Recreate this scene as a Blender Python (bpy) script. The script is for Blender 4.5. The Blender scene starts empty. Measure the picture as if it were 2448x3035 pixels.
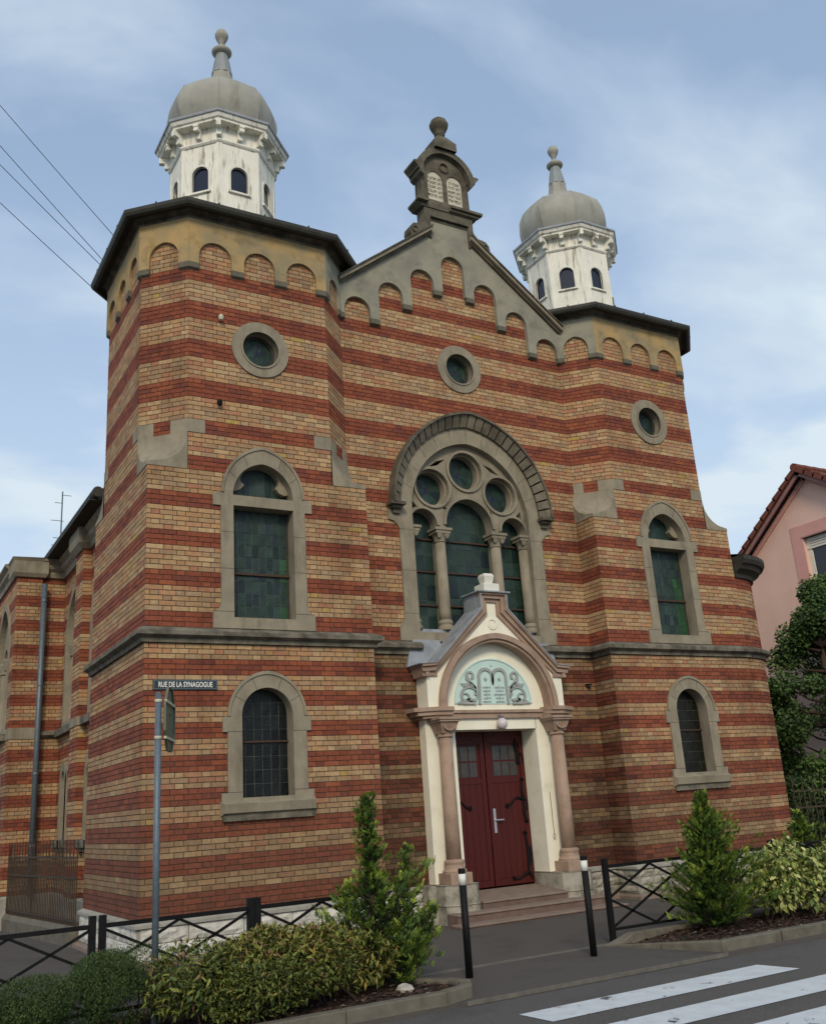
import bpy, math, random
import numpy as np
from mathutils import Vector, Matrix
from mathutils.geometry import tessellate_polygon
random.seed(7); RNG = np.random.default_rng(7)
S = bpy.context.scene
COL = S.collection
PI = math.pi

# ------------------------------------------------------------------ camera
CAMP = (-9.6735, -13.5705, -2.7125); YAW, PITCH, ROLL, FPX = .53750, .29850, -.06750, 2829.5
fw = Vector((math.sin(YAW)*math.cos(PITCH), math.cos(YAW)*math.cos(PITCH), math.sin(PITCH)))
rt = Vector((math.cos(YAW), -math.sin(YAW), 0)); up = rt.cross(fw)
r2 = rt*math.cos(ROLL)+up*math.sin(ROLL); u2 = -rt*math.sin(ROLL)+up*math.cos(ROLL)
cd = bpy.data.cameras.new('camera'); cam = bpy.data.objects.new('camera', cd); COL.objects.link(cam)
cam.matrix_world = Matrix(((r2.x,u2.x,-fw.x,CAMP[0]),(r2.y,u2.y,-fw.y,CAMP[1]),(r2.z,u2.z,-fw.z,CAMP[2]),(0,0,0,1)))
cd.sensor_fit = 'VERTICAL'; cd.sensor_height = 24; cd.lens = 24*FPX/3035; cd.clip_end = 2000; cd.clip_start = .05
S.camera = cam
def to_px(p):
    d = Vector(p)-Vector(CAMP); z = d.dot(fw)
    return 1224+FPX*d.dot(r2)/z, 1517.5-FPX*d.dot(u2)/z, z

# ------------------------------------------------------------------ light
SUN_EL, SUN_AZ = math.radians(33), math.radians(-152)      # azimuth of the sun, from +Y clockwise
sd = bpy.data.lights.new('sun', 'SUN'); sd.energy = 1.9; sd.angle = math.radians(14); sd.color = (1, .86, .66)
so = bpy.data.objects.new('sun', sd); COL.objects.link(so)
sv = Vector((math.sin(SUN_AZ)*math.cos(SUN_EL), math.cos(SUN_AZ)*math.cos(SUN_EL), math.sin(SUN_EL)))
so.rotation_euler = sv.to_track_quat('Z', 'Y').to_euler(); so.location = (0, -10, 20)
W = bpy.data.worlds.new('World'); S.world = W; W.use_nodes = True
nt = W.node_tree; N = nt.nodes; L = nt.links; N.clear()
out = N.new('ShaderNodeOutputWorld'); bg = N.new('ShaderNodeBackground'); sky = N.new('ShaderNodeTexSky')
sky.sky_type = 'NISHITA'; sky.sun_disc = False; sky.sun_elevation = SUN_EL; sky.sun_rotation = SUN_AZ
sky.dust_density = 1.2; sky.ozone_density = 1.6; bg.inputs[1].default_value = .15
def nn(t, **k):
    n = N.new(t)
    for a, v in k.items(): setattr(n, a, v)
    return n
tc = nn('ShaderNodeTexCoord'); sep = nn('ShaderNodeSeparateXYZ'); L.new(tc.outputs['Generated'], sep.inputs[0])
# clouds live on a flat layer: direction / height
addz = nn('ShaderNodeMath', operation='ADD'); addz.inputs[1].default_value = .22; L.new(sep.outputs[2], addz.inputs[0])
dv = nn('ShaderNodeVectorMath', operation='DIVIDE'); cz = nn('ShaderNodeCombineXYZ')
mx = nn('ShaderNodeMath', operation='MAXIMUM'); mx.inputs[1].default_value = .12; L.new(addz.outputs[0], mx.inputs[0])
for i in range(3): L.new(mx.outputs[0], cz.inputs[i])
L.new(tc.outputs['Generated'], dv.inputs[0]); L.new(cz.outputs[0], dv.inputs[1])
mp = nn('ShaderNodeMapping'); mp.inputs['Scale'].default_value = (1.5, 2.3, 1.5); mp.inputs['Location'].default_value = (.6, 2.1, 0); mp.inputs['Rotation'].default_value = (0, 0, .7)
L.new(dv.outputs[0], mp.inputs[0])
n1 = nn('ShaderNodeTexNoise'); n1.inputs['Scale'].default_value = 1.5; n1.inputs['Detail'].default_value = 7; n1.inputs['Roughness'].default_value = .5; n1.inputs['Distortion'].default_value = .35
L.new(mp.outputs[0], n1.inputs[0])
cr = nn('ShaderNodeValToRGB'); cr.color_ramp.elements[0].position = .40; cr.color_ramp.elements[0].color = (.48,.48,.48,1); cr.color_ramp.elements[1].position = .66; cr.color_ramp.elements[1].color = (.88,.88,.88,1)
L.new(n1.outputs[0], cr.inputs[0])
hz = nn('ShaderNodeMapRange'); hz.inputs[1].default_value = .60; hz.inputs[2].default_value = .08; hz.inputs[3].default_value = 0; hz.inputs[4].default_value = .42
L.new(sep.outputs[2], hz.inputs[0])
mxf = nn('ShaderNodeMath', operation='ADD', use_clamp=True); L.new(cr.outputs[0], mxf.inputs[0]); L.new(hz.outputs[0], mxf.inputs[1])
cc = nn('ShaderNodeValToRGB'); cc.color_ramp.elements[0].color = (2.95, 4.0, 5.65, 1); cc.color_ramp.elements[1].color = (5.0, 5.8, 6.4, 1)
cc.color_ramp.elements[0].position = .38; cc.color_ramp.elements[1].position = 1.0
L.new(mxf.outputs[0], cc.inputs[0])
tint = nn('ShaderNodeMix', data_type='RGBA', blend_type='MULTIPLY'); tint.inputs[0].default_value = 1; tint.inputs[7].default_value = (1.5, 1.4, 1.3, 1)
L.new(sky.outputs[0], tint.inputs[6])
mc = nn('ShaderNodeMix', data_type='RGBA'); L.new(mxf.outputs[0], mc.inputs[0]); L.new(tint.outputs[2], mc.inputs[6]); L.new(cc.outputs[0], mc.inputs[7])
L.new(mc.outputs[2], bg.inputs[0]); L.new(bg.outputs[0], out.inputs[0])
S.view_settings.view_transform = 'Standard'; S.view_settings.look = 'None'; S.view_settings.gamma = 1; S.view_settings.use_curve_mapping = False
S.view_settings.exposure = -.10
S.render.engine = 'CYCLES'

# ------------------------------------------------------------------ materials
def lin(c): return tuple(c)+(1,) if len(c) == 3 else c
MATS = {}
def mat(name, c1, c2=None, scale=6, rough=.85, bump=.15, bscale=60, stretch=(1,1,1), lo=.35, hi=.65, attr=False, metal=0, dirt=None, dscale=1.2, dlo=.5, dhi=.72, dstretch=(1,1,1), spec=.35, trans=0, vary=.0):
    if name in MATS: return MATS[name]
    m = bpy.data.materials.new(name); m.use_nodes = True; t = m.node_tree; ns = t.nodes; ln = t.links
    b = ns['Principled BSDF']; b.inputs['Roughness'].default_value = rough; b.inputs['Metallic'].default_value = metal
    b.inputs['Specular IOR Level'].default_value = spec
    geo = ns.new('ShaderNodeNewGeometry'); mpn = ns.new('ShaderNodeMapping'); mpn.inputs['Scale'].default_value = stretch; ln.new(geo.outputs['Position'], mpn.inputs[0])
    no = ns.new('ShaderNodeTexNoise'); no.inputs['Scale'].default_value = scale; no.inputs['Detail'].default_value = 6; no.inputs['Roughness'].default_value = .6; ln.new(mpn.outputs[0], no.inputs[0])
    mr = ns.new('ShaderNodeMapRange'); mr.inputs[1].default_value = lo; mr.inputs[2].default_value = hi; ln.new(no.outputs[0], mr.inputs[0])
    mixn = ns.new('ShaderNodeMix'); mixn.data_type = 'RGBA'; ln.new(mr.outputs[0], mixn.inputs[0])
    if attr:
        at = ns.new('ShaderNodeAttribute'); at.attribute_name = 'Col'
        ln.new(at.outputs[0], mixn.inputs[6])
        mu = ns.new('ShaderNodeMix'); mu.data_type = 'RGBA'; mu.blend_type = 'MULTIPLY'; mu.inputs[0].default_value = 1; mu.inputs[7].default_value = lin(c2 or (.7,.68,.66)); ln.new(at.outputs[0], mu.inputs[6]); ln.new(mu.outputs[2], mixn.inputs[7])
    else:
        mixn.inputs[6].default_value = lin(c1); mixn.inputs[7].default_value = lin(c2 or tuple(x*.8 for x in c1))
    last = mixn.outputs[2]
    if dirt:
        mp2 = ns.new('ShaderNodeMapping'); mp2.inputs['Scale'].default_value = dstretch; ln.new(geo.outputs['Position'], mp2.inputs[0])
        n2 = ns.new('ShaderNodeTexNoise'); n2.inputs['Scale'].default_value = dscale; n2.inputs['Detail'].default_value = 8; n2.inputs['Roughness'].default_value = .68; ln.new(mp2.outputs[0], n2.inputs[0])
        m2 = ns.new('ShaderNodeMapRange'); m2.inputs[1].default_value = dlo; m2.inputs[2].default_value = dhi; ln.new(n2.outputs[0], m2.inputs[0])
        mm = ns.new('ShaderNodeMix'); mm.data_type = 'RGBA'; mm.blend_type = 'MULTIPLY'; mm.inputs[7].default_value = lin(dirt)
        ln.new(m2.outputs[0], mm.inputs[0]); ln.new(last, mm.inputs[6]); last = mm.outputs[2]
    ln.new(last, b.inputs['Base Color'])
    if bump:
        nb = ns.new('ShaderNodeTexNoise'); nb.inputs['Scale'].default_value = bscale; nb.inputs['Detail'].default_value = 5; ln.new(geo.outputs['Position'], nb.inputs[0])
        bp = ns.new('ShaderNodeBump'); bp.inputs['Strength'].default_value = bump; bp.inputs['Distance'].default_value = .02; ln.new(nb.outputs[0], bp.inputs['Height']); ln.new(bp.outputs[0], b.inputs['Normal'])
    MATS[name] = m; return m
M_brick = mat('brick', (1,1,1), (.78,.72,.70), 14, .88, .25, 90, attr=True, dirt=(.48,.43,.40), dscale=.9, dlo=.50, dhi=.76, dstretch=(1,1,.45))
M_mort = mat('mortar_dark', (.060,.040,.024), (.095,.066,.040), 5, .95, .3, 80)
M_stone = mat('grey_sandstone', (.30,.262,.188), (.235,.205,.15), 3.2, .9, .3, 110, dirt=(.50,.48,.44), dscale=2.4, dlo=.48, dhi=.80, dstretch=(1.8,1.8,.55))
M_hood = mat('weathered_hood_stone', (.235,.205,.15), (.13,.115,.085), 4, .92, .35, 70, dirt=(.5,.48,.42), dscale=2.5, dlo=.42, dhi=.72)
M_belt = mat('weathered_stone', (.20,.18,.135), (.12,.11,.085), 5, .92, .35, 70, dirt=(.38,.37,.34), dscale=2.5, dlo=.42, dhi=.72)
M_darkst = mat('dark_stone', (.160,.143,.105), (.105,.095,.070), 4, .92, .35, 70, dirt=(.45,.43,.38), dscale=3, dlo=.42, dhi=.7)
M_ochre = mat('ochre_plaster', (.42,.29,.125), (.27,.225,.135), 1.6, .9, .2, 60, lo=.4, hi=.62, dirt=(.62,.62,.58), dscale=3.5, dlo=.5, dhi=.72)
M_grey = mat('grey_plaster', (.30,.285,.215), (.225,.22,.175), 1.7, .9, .25, 60, lo=.4, hi=.62, dirt=(.62,.62,.6), dscale=2.6, dlo=.52, dhi=.72)
M_foot = mat('corbel_stone', (.15,.135,.095), (.115,.105,.08), 6, .9, .3, 80)
M_white = mat('white_plinth_stone', (.66,.64,.58), (.48,.46,.41), 5, .92, .7, 26, dirt=(.5,.49,.44), dscale=4, dlo=.5, dhi=.75)
M_sill = mat('plinth_cap', (.36,.345,.30), (.26,.25,.21), 5, .9, .3, 60)
M_cream = mat('cream_paint', (.86,.83,.68), (.78,.75,.60), 2.2, .75, .1, 50, dirt=(.78,.76,.7), dscale=3, dlo=.56, dhi=.8)
M_brown = mat('pink_brown_paint', (.365,.258,.188), (.31,.215,.158), 4, .75, .12, 60, dirt=(.8,.78,.75), dscale=4)
M_step = mat('red_sandstone', (.175,.118,.095), (.13,.085,.07), 6, .9, .3, 60)
M_stept = mat('step_tread', (.25,.19,.15), (.19,.14,.11), 6, .9, .3, 60)
M_pale = mat('pale_limestone', (.40,.375,.31), (.27,.25,.20), 4, .92, .45, 40, dirt=(.5,.48,.43), dscale=4, dlo=.48, dhi=.7)
M_door = mat('red_door_paint', (.072,.007,.005), (.052,.005,.004), 8, .55, .05, 40, stretch=(4,4,.4))
M_iron = mat('black_iron', (.005,.005,.006), (.009,.008,.008), 20, .7, .15, 90, spec=.15)
M_blackp = mat('black_paint', (.005,.005,.006), (.009,.009,.009), 9, .6, .04, 60, spec=.18)
M_steel = mat('brushed_steel', (.55,.57,.6), (.45,.47,.5), 30, .35, 0, metal=.7)
M_zinc = mat('zinc_sheet', (.36,.39,.42), (.27,.29,.31), 4, .55, .05, 40, metal=.2, dirt=(.6,.6,.6), dscale=5)
M_lead = mat('lead_dome', (.36,.355,.30), (.30,.295,.255), 2.5, .62, .08, 30, dirt=(.55,.52,.45), dscale=1.6, dlo=.5, dhi=.8, dstretch=(2.2,2.2,.6))
M_spire = mat('zinc_spire', (.27,.30,.30), (.22,.24,.235), 4, .55, .05, 30, metal=.15)
M_lwhite = mat('peeling_white_paint', (.82,.81,.71), (.72,.71,.62), 3, .75, .15, 40, dirt=(.38,.34,.26), dscale=3.0, dlo=.53, dhi=.66, dstretch=(3.4,3.4,.42))
M_gutter = mat('dark_gutter', (.045,.045,.035), (.028,.028,.022), 6, .6, .1, 40)
M_soffit = mat('dark_soffit', (.050,.043,.030), (.03,.026,.02), 2.5, .9, .2, 30)
M_slate = mat('slate_roof', (.07,.068,.066), (.045,.045,.045), 8, .7, .2, 30)
M_glass = mat('leaded_glass', (1,1,1), (.55,.66,.66), 5, .30, .45, 34, attr=True, spec=.28)
M_cames = mat('lead_came', (.12,.135,.12), (.08,.095,.085), 20, .6, 0)
M_rust = mat('rusty_bar', (.075,.04,.026), (.05,.03,.02), 20, .8, .1)
M_dark = mat('dark_interior', (.006,.006,.006), (.008,.008,.008), 3, .9, 0)
M_dglass = mat('dark_glass', (.012,.014,.03), (.008,.01,.018), 3, .12, 0, spec=.5)
M_blue = mat('pale_turquoise_paint', (.55,.71,.66), (.50,.66,.61), 3, .7, .05, 40)
M_relief = mat('grey_relief', (.35,.37,.35), (.29,.31,.295), 6, .7, .1, 40)
M_tablet = mat('pale_tablet', (.56,.53,.42), (.48,.45,.36), 5, .8, .1, 60)
M_carve = mat('carved_letters', (.20,.185,.14), (.17,.16,.12), 5, .9, 0)
M_sign = mat('enamel_sign', (.022,.030,.036), (.028,.035,.04), 10, .35, .03, 40)
M_letter = mat('enamel_letters', (.72,.74,.68), (.65,.66,.6), 10, .4, 0)
M_galv = mat('galvanised_steel', (.135,.17,.20), (.105,.135,.16), 14, .5, .05, 60, metal=.35)
M_signback = mat('sign_back', (.14,.15,.10), (.11,.12,.085), 6, .6, 0)
M_pale_metal = mat('clamp_metal', (.55,.53,.38), (.45,.43,.32), 9, .5, 0)
M_asph = mat('asphalt_pavement', (.118,.107,.097), (.078,.070,.064), 160, .93, .6, 240, lo=.42, hi=.58, dirt=(.72,.71,.70), dscale=1.3)
M_road = mat('asphalt_road', (.140,.133,.125), (.086,.081,.077), 110, .93, .75, 170, lo=.40, hi=.60, dirt=(.68,.68,.68), dscale=.9)
M_kerb = mat('granite_kerb', (.165,.15,.115), (.12,.11,.085), 7, .92, .4, 120, dirt=(.6,.58,.5), dscale=3)
M_line = mat('joint_line', (.155,.143,.12), (.10,.094,.08), 8, .92, .3, 80)
M_paintw = mat('road_paint', (.60,.64,.66), (.52,.55,.57), 6, .8, .3, 160, dirt=(.16,.16,.165), dscale=4.5, dlo=.615, dhi=.65)
M_soil = mat('bark_mulch', (.055,.030,.020), (.025,.015,.011), 30, .95, .9, 60)
M_chip = mat('bark_chip', (1,1,1), (.6,.6,.6), 20, .9, .3, 60, attr=True)
M_fence = mat('rusty_fence', (.060,.042,.028), (.038,.028,.02), 12, .8, .2, 60)
M_pink = mat('pink_render', (.80,.53,.43), (.74,.48,.385), 1.2, .9, .25, 70)
M_pinkf = mat('pink_trim', (.68,.36,.31), (.62,.32,.275), 2, .85, .1, 50)
M_mauve = mat('mauve_board', (.36,.20,.185), (.31,.17,.16), 3, .8, .1)
M_tile = mat('clay_tile', (.185,.060,.036), (.12,.040,.026), 7, .85, .2, 50)
M_wframe = mat('white_window_frame', (.72,.71,.62), (.66,.65,.57), 3, .6, 0)
M_crw = mat('cream_house_wall', (.62,.60,.46), (.56,.54,.42), 1, .9, .1)
M_globe = mat('globe_glass', (.62,.55,.55), (.52,.47,.47), 14, .25, 0, spec=.5)
M_leaf = mat('leaf', (1,1,1), (.72,.76,.7), 9, .6, 0, attr=True, spec=.3)
M_bark = mat('bark', (.075,.048,.033), (.045,.03,.022), 20, .9, .5, 40)
M_rock = mat('pale_rock', (.5,.47,.42), (.35,.33,.3), 9, .9, .6, 30)
M_wire = mat('wire', (.02,.03,.06), (.02,.03,.05), 3, .7, 0)

# ------------------------------------------------------------------ objects
BASE = {}
def tag(o, label=None, cat=None, group=None, kind=None):
    if label: o['label'] = label
    if cat: o['category'] = cat
    if group: o['group'] = group
    if kind: o['kind'] = kind
    return o
def thing(name, loc, label, cat, group=None):
    o = bpy.data.objects.new(name, None); COL.objects.link(o); o.location = loc; o.empty_display_size = .2
    BASE[o] = Vector(loc); return tag(o, label, cat, group)
def link(name, me, mt, parent=None, smooth=False, kind=None, loc=None):
    if mt is not None and not me.materials: me.materials.append(mt)
    o = bpy.data.objects.new(name, me); COL.objects.link(o)
    if parent: o.parent = parent; BASE[o] = BASE[parent]
    else: BASE[o] = Vector((0,0,0)) if loc is None else Vector(loc)
    if loc is not None and not parent: o.location = loc
    if kind: o['kind'] = kind
    if smooth:
        me.polygons.foreach_set('use_smooth', [True]*len(me.polygons))
    return o
class MB:
    def __init__(s): s.v = []; s.f = []
    def add(s, vs, fs):
        k = len(s.v); s.v += [tuple(x) for x in vs]; s.f += [tuple(i+k for i in f) for f in fs]; return s
    def box(s, a, b):
        x0,y0,z0 = a; x1,y1,z1 = b
        return s.add([(x0,y0,z0),(x1,y0,z0),(x1,y1,z0),(x0,y1,z0),(x0,y0,z1),(x1,y0,z1),(x1,y1,z1),(x0,y1,z1)],
                     [(0,3,2,1),(4,5,6,7),(0,1,5,4),(1,2,6,5),(2,3,7,6),(3,0,4,7)])
    def fbox(s, F, u0, u1, z0, z1, d0, d1):
        P = [F(u,z,d) for d in (d1,d0) for (u,z) in ((u0,z0),(u1,z0),(u1,z1),(u0,z1))]
        return s.add(P, [(0,1,2,3),(7,6,5,4),(4,5,1,0),(5,6,2,1),(6,7,3,2),(7,4,0,3)])
    def bar(s, a, b, w, h=None):
        a = Vector(a); b = Vector(b); d = (b-a).normalized(); h = h or w
        r = d.cross(Vector((0,0,1))); r = Vector((1,0,0)) if r.length < 1e-3 else r.normalized(); q = r.cross(d)
        P = [p+r*(sx*w/2)+q*(sz*h/2) for p in (a,b) for sx,sz in ((-1,-1),(1,-1),(1,1),(-1,1))]
        return s.add(P, [(3,2,1,0),(4,5,6,7),(0,1,5,4),(1,2,6,5),(2,3,7,6),(3,0,4,7)])
    def tube(s, pts, r, n=8, cap=True):
        pts = [Vector(p) for p in pts]; rr = r if isinstance(r, (list,tuple)) else [r]*len(pts)
        rings = []; ref = None
        for i,p in enumerate(pts):
            d = (pts[min(i+1,len(pts)-1)]-pts[max(i-1,0)]).normalized()
            if ref is None: ref = Vector((0,0,1)) if abs(d.z) < .9 else Vector((1,0,0))
            a = d.cross(ref).normalized(); ref = a.cross(d)
            rings.append([p+(a*math.cos(t)+ref*math.sin(t))*rr[i] for t in [2*PI*k/n for k in range(n)]])
        vs = [q for R in rings for q in R]; fs = []
        for i in range(len(pts)-1):
            for k in range(n): fs.append((i*n+k, i*n+(k+1)%n, (i+1)*n+(k+1)%n, (i+1)*n+k))
        if cap: fs.append(tuple(range(n-1,-1,-1))); fs.append(tuple(range((len(pts)-1)*n, len(pts)*n)))
        return s.add(vs, fs)
    def lathe(s, c, prof, n=24, a0=0):
        vs = []; fs = []
        for r,z in prof:
            for k in range(n):
                t = a0+2*PI*k/n; vs.append((c[0]+r*math.cos(t), c[1]+r*math.sin(t), z))
        for i in range(len(prof)-1):
            for k in range(n): fs.append((i*n+k, i*n+(k+1)%n, (i+1)*n+(k+1)%n, (i+1)*n+k))
        fs.append(tuple(range(n-1,-1,-1))); fs.append(tuple(range((len(prof)-1)*n, len(prof)*n)))
        return s.add(vs, fs)
    def slab(s, F, loops, d0, d1, back=False):
        """loops: outer outline then holes, in (u,z); extruded from depth d0 to d1"""
        lp = [[Vector((p[0],p[1],0)) for p in l] for l in loops]
        tri = tessellate_polygon(lp); flat = [p for l in loops for p in l]; n = len(flat)
        vs = [F(u,z,d1) for u,z in flat]+[F(u,z,d0) for u,z in flat]; fs = []
        for t in tri:
            a,b,c = (flat[i] for i in t)
            cr_ = (b[0]-a[0])*(c[1]-a[1])-(b[1]-a[1])*(c[0]-a[0])
            if abs(cr_) < 1e-12: continue
            t = tuple(t) if cr_ > 0 else tuple(reversed(t))
            fs.append(t)
            if back: fs.append(tuple(n+i for i in reversed(t)))
        k = 0
        for li,l in enumerate(loops):
            A = sum(l[i][0]*l[(i+1)%len(l)][1]-l[(i+1)%len(l)][0]*l[i][1] for i in range(len(l)))
            ccw = (A > 0) == (li == 0)
            for i in range(len(l)):
                a = k+i; b = k+(i+1)%len(l)
                fs.append((b,a,n+a,n+b) if ccw else (a,b,n+b,n+a))
            k += len(l)
        return s.add(vs, fs)
    def sweep(s, path, prof, closed=False):
        """path: plan (x,y), outward on its right; profile: (outward d, z)"""
        n = len(path); m = len(prof); P = [Vector(p) for p in path]; vs = []
        for i in range(n):
            a = P[i]-P[i-1] if (closed or i > 0) else None; b = P[(i+1)%n]-P[i] if (closed or i < n-1) else None
            na = Vector((a.y,-a.x)).normalized() if a else None; nb = Vector((b.y,-b.x)).normalized() if b else None
            if na is None: o = nb
            elif nb is None: o = na
            else: o = (na+nb)/(1+na.dot(nb))
            for d,z in prof: vs.append((P[i].x+o.x*d, P[i].y+o.y*d, z))
        fs = []
        for i in range(n if closed else n-1):
            j = (i+1)%n
            for k in range(m-1): fs.append((i*m+k, i*m+k+1, j*m+k+1, j*m+k))
        if not closed: fs.append(tuple(range(m))); fs.append(tuple(range(n*m-1,(n-1)*m-1,-1)))
        return s.add(vs, fs)
    def mesh(s, off=Vector((0,0,0)), name='m'):
        me = bpy.data.meshes.new(name); me.from_pydata([(x-off[0],y-off[1],z-off[2]) for x,y,z in s.v], [], s.f); me.update(); return me
    def build(s, name, mt, parent=None, smooth=False, kind=None, bevel=0):
        off = BASE[parent] if parent else Vector((0,0,0))
        o = link(name, s.mesh(off, name), mt, parent, smooth, kind)
        if bevel:
            b = o.modifiers.new('bevel','BEVEL'); b.width = bevel; b.segments = 2; b.limit_method = 'ANGLE'; b.angle_limit = .6
        return o
def frame(P, Q):
    """vertical face from plan point P to Q; outward is on the right"""
    P = Vector(P); Q = Vector(Q); u = (Q-P); Lg = u.length; u = u/Lg; n = Vector((u.y,-u.x))
    def F(a, z, d): return (P.x+u.x*a+n.x*d, P.y+u.y*a+n.y*d, z)
    F.L = Lg; F.P = P; F.u = u; F.n = n
    return F
def FY(y): return frame((0,y), (1,y))               # u = world X, outward = -Y
def setcol(me, cols):                                # one colour per face
    ca = me.color_attributes.new('Col', 'FLOAT_COLOR', 'CORNER')
    tot = np.zeros(len(me.polygons), dtype=np.int32); me.polygons.foreach_get('loop_total', tot)
    c = np.repeat(np.asarray(cols, dtype=np.float32), tot, axis=0); c = np.concatenate([c, np.ones((len(c),1), np.float32)], 1)
    ca.data.foreach_set('color', c.ravel())
def arc(cx, cz, r, a0, a1, n):
    return [(cx+r*math.cos(a0+(a1-a0)*i/n), cz+r*math.sin(a0+(a1-a0)*i/n)) for i in range(n+1)]
def parch(cx, w, zs, h, n=12):
    """pointed arch from the right spring over the apex to the left spring"""
    if abs(h-w) < 1e-6: return arc(cx, zs, w, 0, PI, 2*n)
    if h > w:
        R = (w*w+h*h)/(2*w); c = R-w; a = math.atan2(h, c)
        right = [(cx-c+R*math.cos(a*i/n), zs+R*math.sin(a*i/n)) for i in range(n+1)]
        return right+[(2*cx-x, z) for x,z in reversed(right[:-1])]
    return [(cx+w*math.cos(PI*i/(2*n)), zs+h*math.sin(PI*i/(2*n))) for i in range(2*n+1)]
def text_obj(txt, size, F, u, z, d, mt, name, parent, depth=.004, xs=1, align='CENTER', bold=0):
    cu = bpy.data.curves.new('t','FONT'); cu.body = txt; cu.size = size; cu.align_x = align; cu.align_y = 'CENTER'; cu.extrude = depth; cu.offset = bold; cu.resolution_u = 3
    to = bpy.data.objects.new('t', cu); me = bpy.data.meshes.new_from_object(to); bpy.data.objects.remove(to)
    off = BASE[parent] if parent else Vector((0,0,0))
    for v in me.vertices: v.co = Vector(F(u+v.co.x*xs, z+v.co.y, d+v.co.z))-off
    return link(name, me, mt, parent)

# ------------------------------------------------------------------ bricks
c = .077; CL = .0754; TB = .24
a_, b_, e1, e2, dd, DD = 6.168, 2.4906, .62, .60, .551, 3.5
ZB = -TB-49*CL; G = -4.5
YEL = [(.45,.290,.150),(.41,.268,.140),(.48,.330,.175),(.44,.250,.130),(.39,.275,.160),(.46,.280,.135),(.49,.345,.185),(.36,.238,.135)]
RED = [(.262,.073,.037),(.244,.067,.036),(.282,.082,.040),(.228,.064,.036),(.305,.094,.043),(.185,.055,.036),(.254,.074,.039),(.256,.070,.036)]
def bcol(kind, dk=1.0, gr_=0):
    p = random.random()
    if kind == 'y':
        cc_ = random.choice(YEL)
        if p < .10: cc_ = (.41,.205,.115)
        elif p > .992: cc_ = (.44,.31,.10)
    else: cc_ = random.choice(RED)
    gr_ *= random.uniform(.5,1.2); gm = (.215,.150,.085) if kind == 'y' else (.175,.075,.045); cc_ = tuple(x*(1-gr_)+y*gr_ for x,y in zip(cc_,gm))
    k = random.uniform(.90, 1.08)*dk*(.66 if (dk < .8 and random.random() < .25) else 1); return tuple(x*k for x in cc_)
def subtract(iv, cuts):
    for (p,q) in cuts:
        nv = []
        for (s,t) in iv:
            if q <= s or p >= t: nv.append((s,t)); continue
            if p > s: nv.append((s,p))
            if q < t: nv.append((q,t))
        iv = nv
    return [i for i in iv if i[1]-i[0] > .02]
def poly_cut(poly, sh=.035):
    """interval a closed (u,z) outline covers over a whole course, shrunk so the stone overlaps the bricks"""
    def at(z):
        xs = []
        for i in range(len(poly)):
            (x0,z0),(x1,z1) = poly[i], poly[(i+1)%len(poly)]
            if (z0 > z) != (z1 > z): xs.append(x0+(x1-x0)*(z-z0)/(z1-z0))
        return (min(xs), max(xs)) if xs else None
    def f(z0, z1):
        A = [at(z0+.004), at((z0+z1)/2), at(z1-.004)]
        if any(x is None for x in A): return []
        l = max(x[0] for x in A)+sh; r = min(x[1] for x in A)-sh
        return [(l,r)] if r > l else []
    return f
BR = []; MO = MB()
def lay(F, rows, u0, u1, cuts=(), allow=None, phase=0, sink=BR, mortar=MO, th=.05, mort=True, st=.26, hd=.13, tag_='main', soot_shade=None):
    P = st+hd
    for i,(z0,z1,kd) in enumerate(rows):
        iv = allow(z0,z1) if allow else [(u0,u1)]
        for cf in cuts: iv = subtract(iv, cf(z0,z1))
        off = (0 if i%2 else P/2)+phase
        for (s,t) in iv:
            if mort:
                nseg = max(1, int((t-s)/.3)) if getattr(F,'curved',False) else 1
                for q in range(nseg):
                    ua = s+(t-s)*q/nseg; ub = s+(t-s)*(q+1)/nseg
                    mortar.add([F(ua,z0,-.009),F(ub,z0,-.009),F(ub,z1,-.009),F(ua,z1,-.009)], [(0,1,2,3)])
            k = math.floor((s-u0-off)/P)-1; xs = []
            x = u0+off+k*P
            while x < t:
                xs.append(x); xs.append(x+st); x += P
            xs = [s]+[x for x in xs if s+.05 < x < t-.05]+[t]
            for j in range(len(xs)-1):
                a = xs[j]+(.0055 if j else .0015); b = xs[j+1]-(.0055 if j < len(xs)-2 else .0015)
                if b-a < .015: continue
                dz = .0055; dep = RNG.uniform(-.0015,.003); w = RNG.uniform(-.0008,.0008,4); cl = bcol(kd, *(soot_shade(F((a+b)/2,z0,0)) if soot_shade else (1.0,0)))
                sink.append(([F(a,z0+dz+w[0],dep),F(b,z0+dz+w[1],dep),F(b,z1-dz+w[2],dep),F(a,z1-dz+w[3],dep),
                              F(a,z0+dz+w[0],-th),F(b,z0+dz+w[1],-th),F(b,z1-dz+w[2],-th),F(a,z1-dz+w[3],-th)], cl, tag_))
BF = [(0,1,2,3),(4,5,1,0),(5,6,2,1),(6,7,3,2),(7,4,0,3)]
LOWER = [(-TB-(j+1)*CL, -TB-j*CL, 'r' if ((j//3)%2 or j >= 45) else 'y') for j in range(48,-1,-1)]
UC = []
for k_,n_ in [('r',3),('y',5)]*5+[('r',3),('y',5),('r',4),('y',5),('r',4),('y',5),('r',4),('y',5),('r',3),('y',5),('r',3),('y',5),('r',3),('y',12)]: UC += [k_]*n_
def upper(k0, k1, top_y=False): return [(k*c,(k+1)*c,'y' if (top_y and k >= 78) else UC[k]) for k in range(k0,k1)]

SYN = thing('synagogue', (0,0,G), 'striped red and buff brick synagogue with two onion domed towers and a gabled doorway', 'synagogue')

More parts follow.
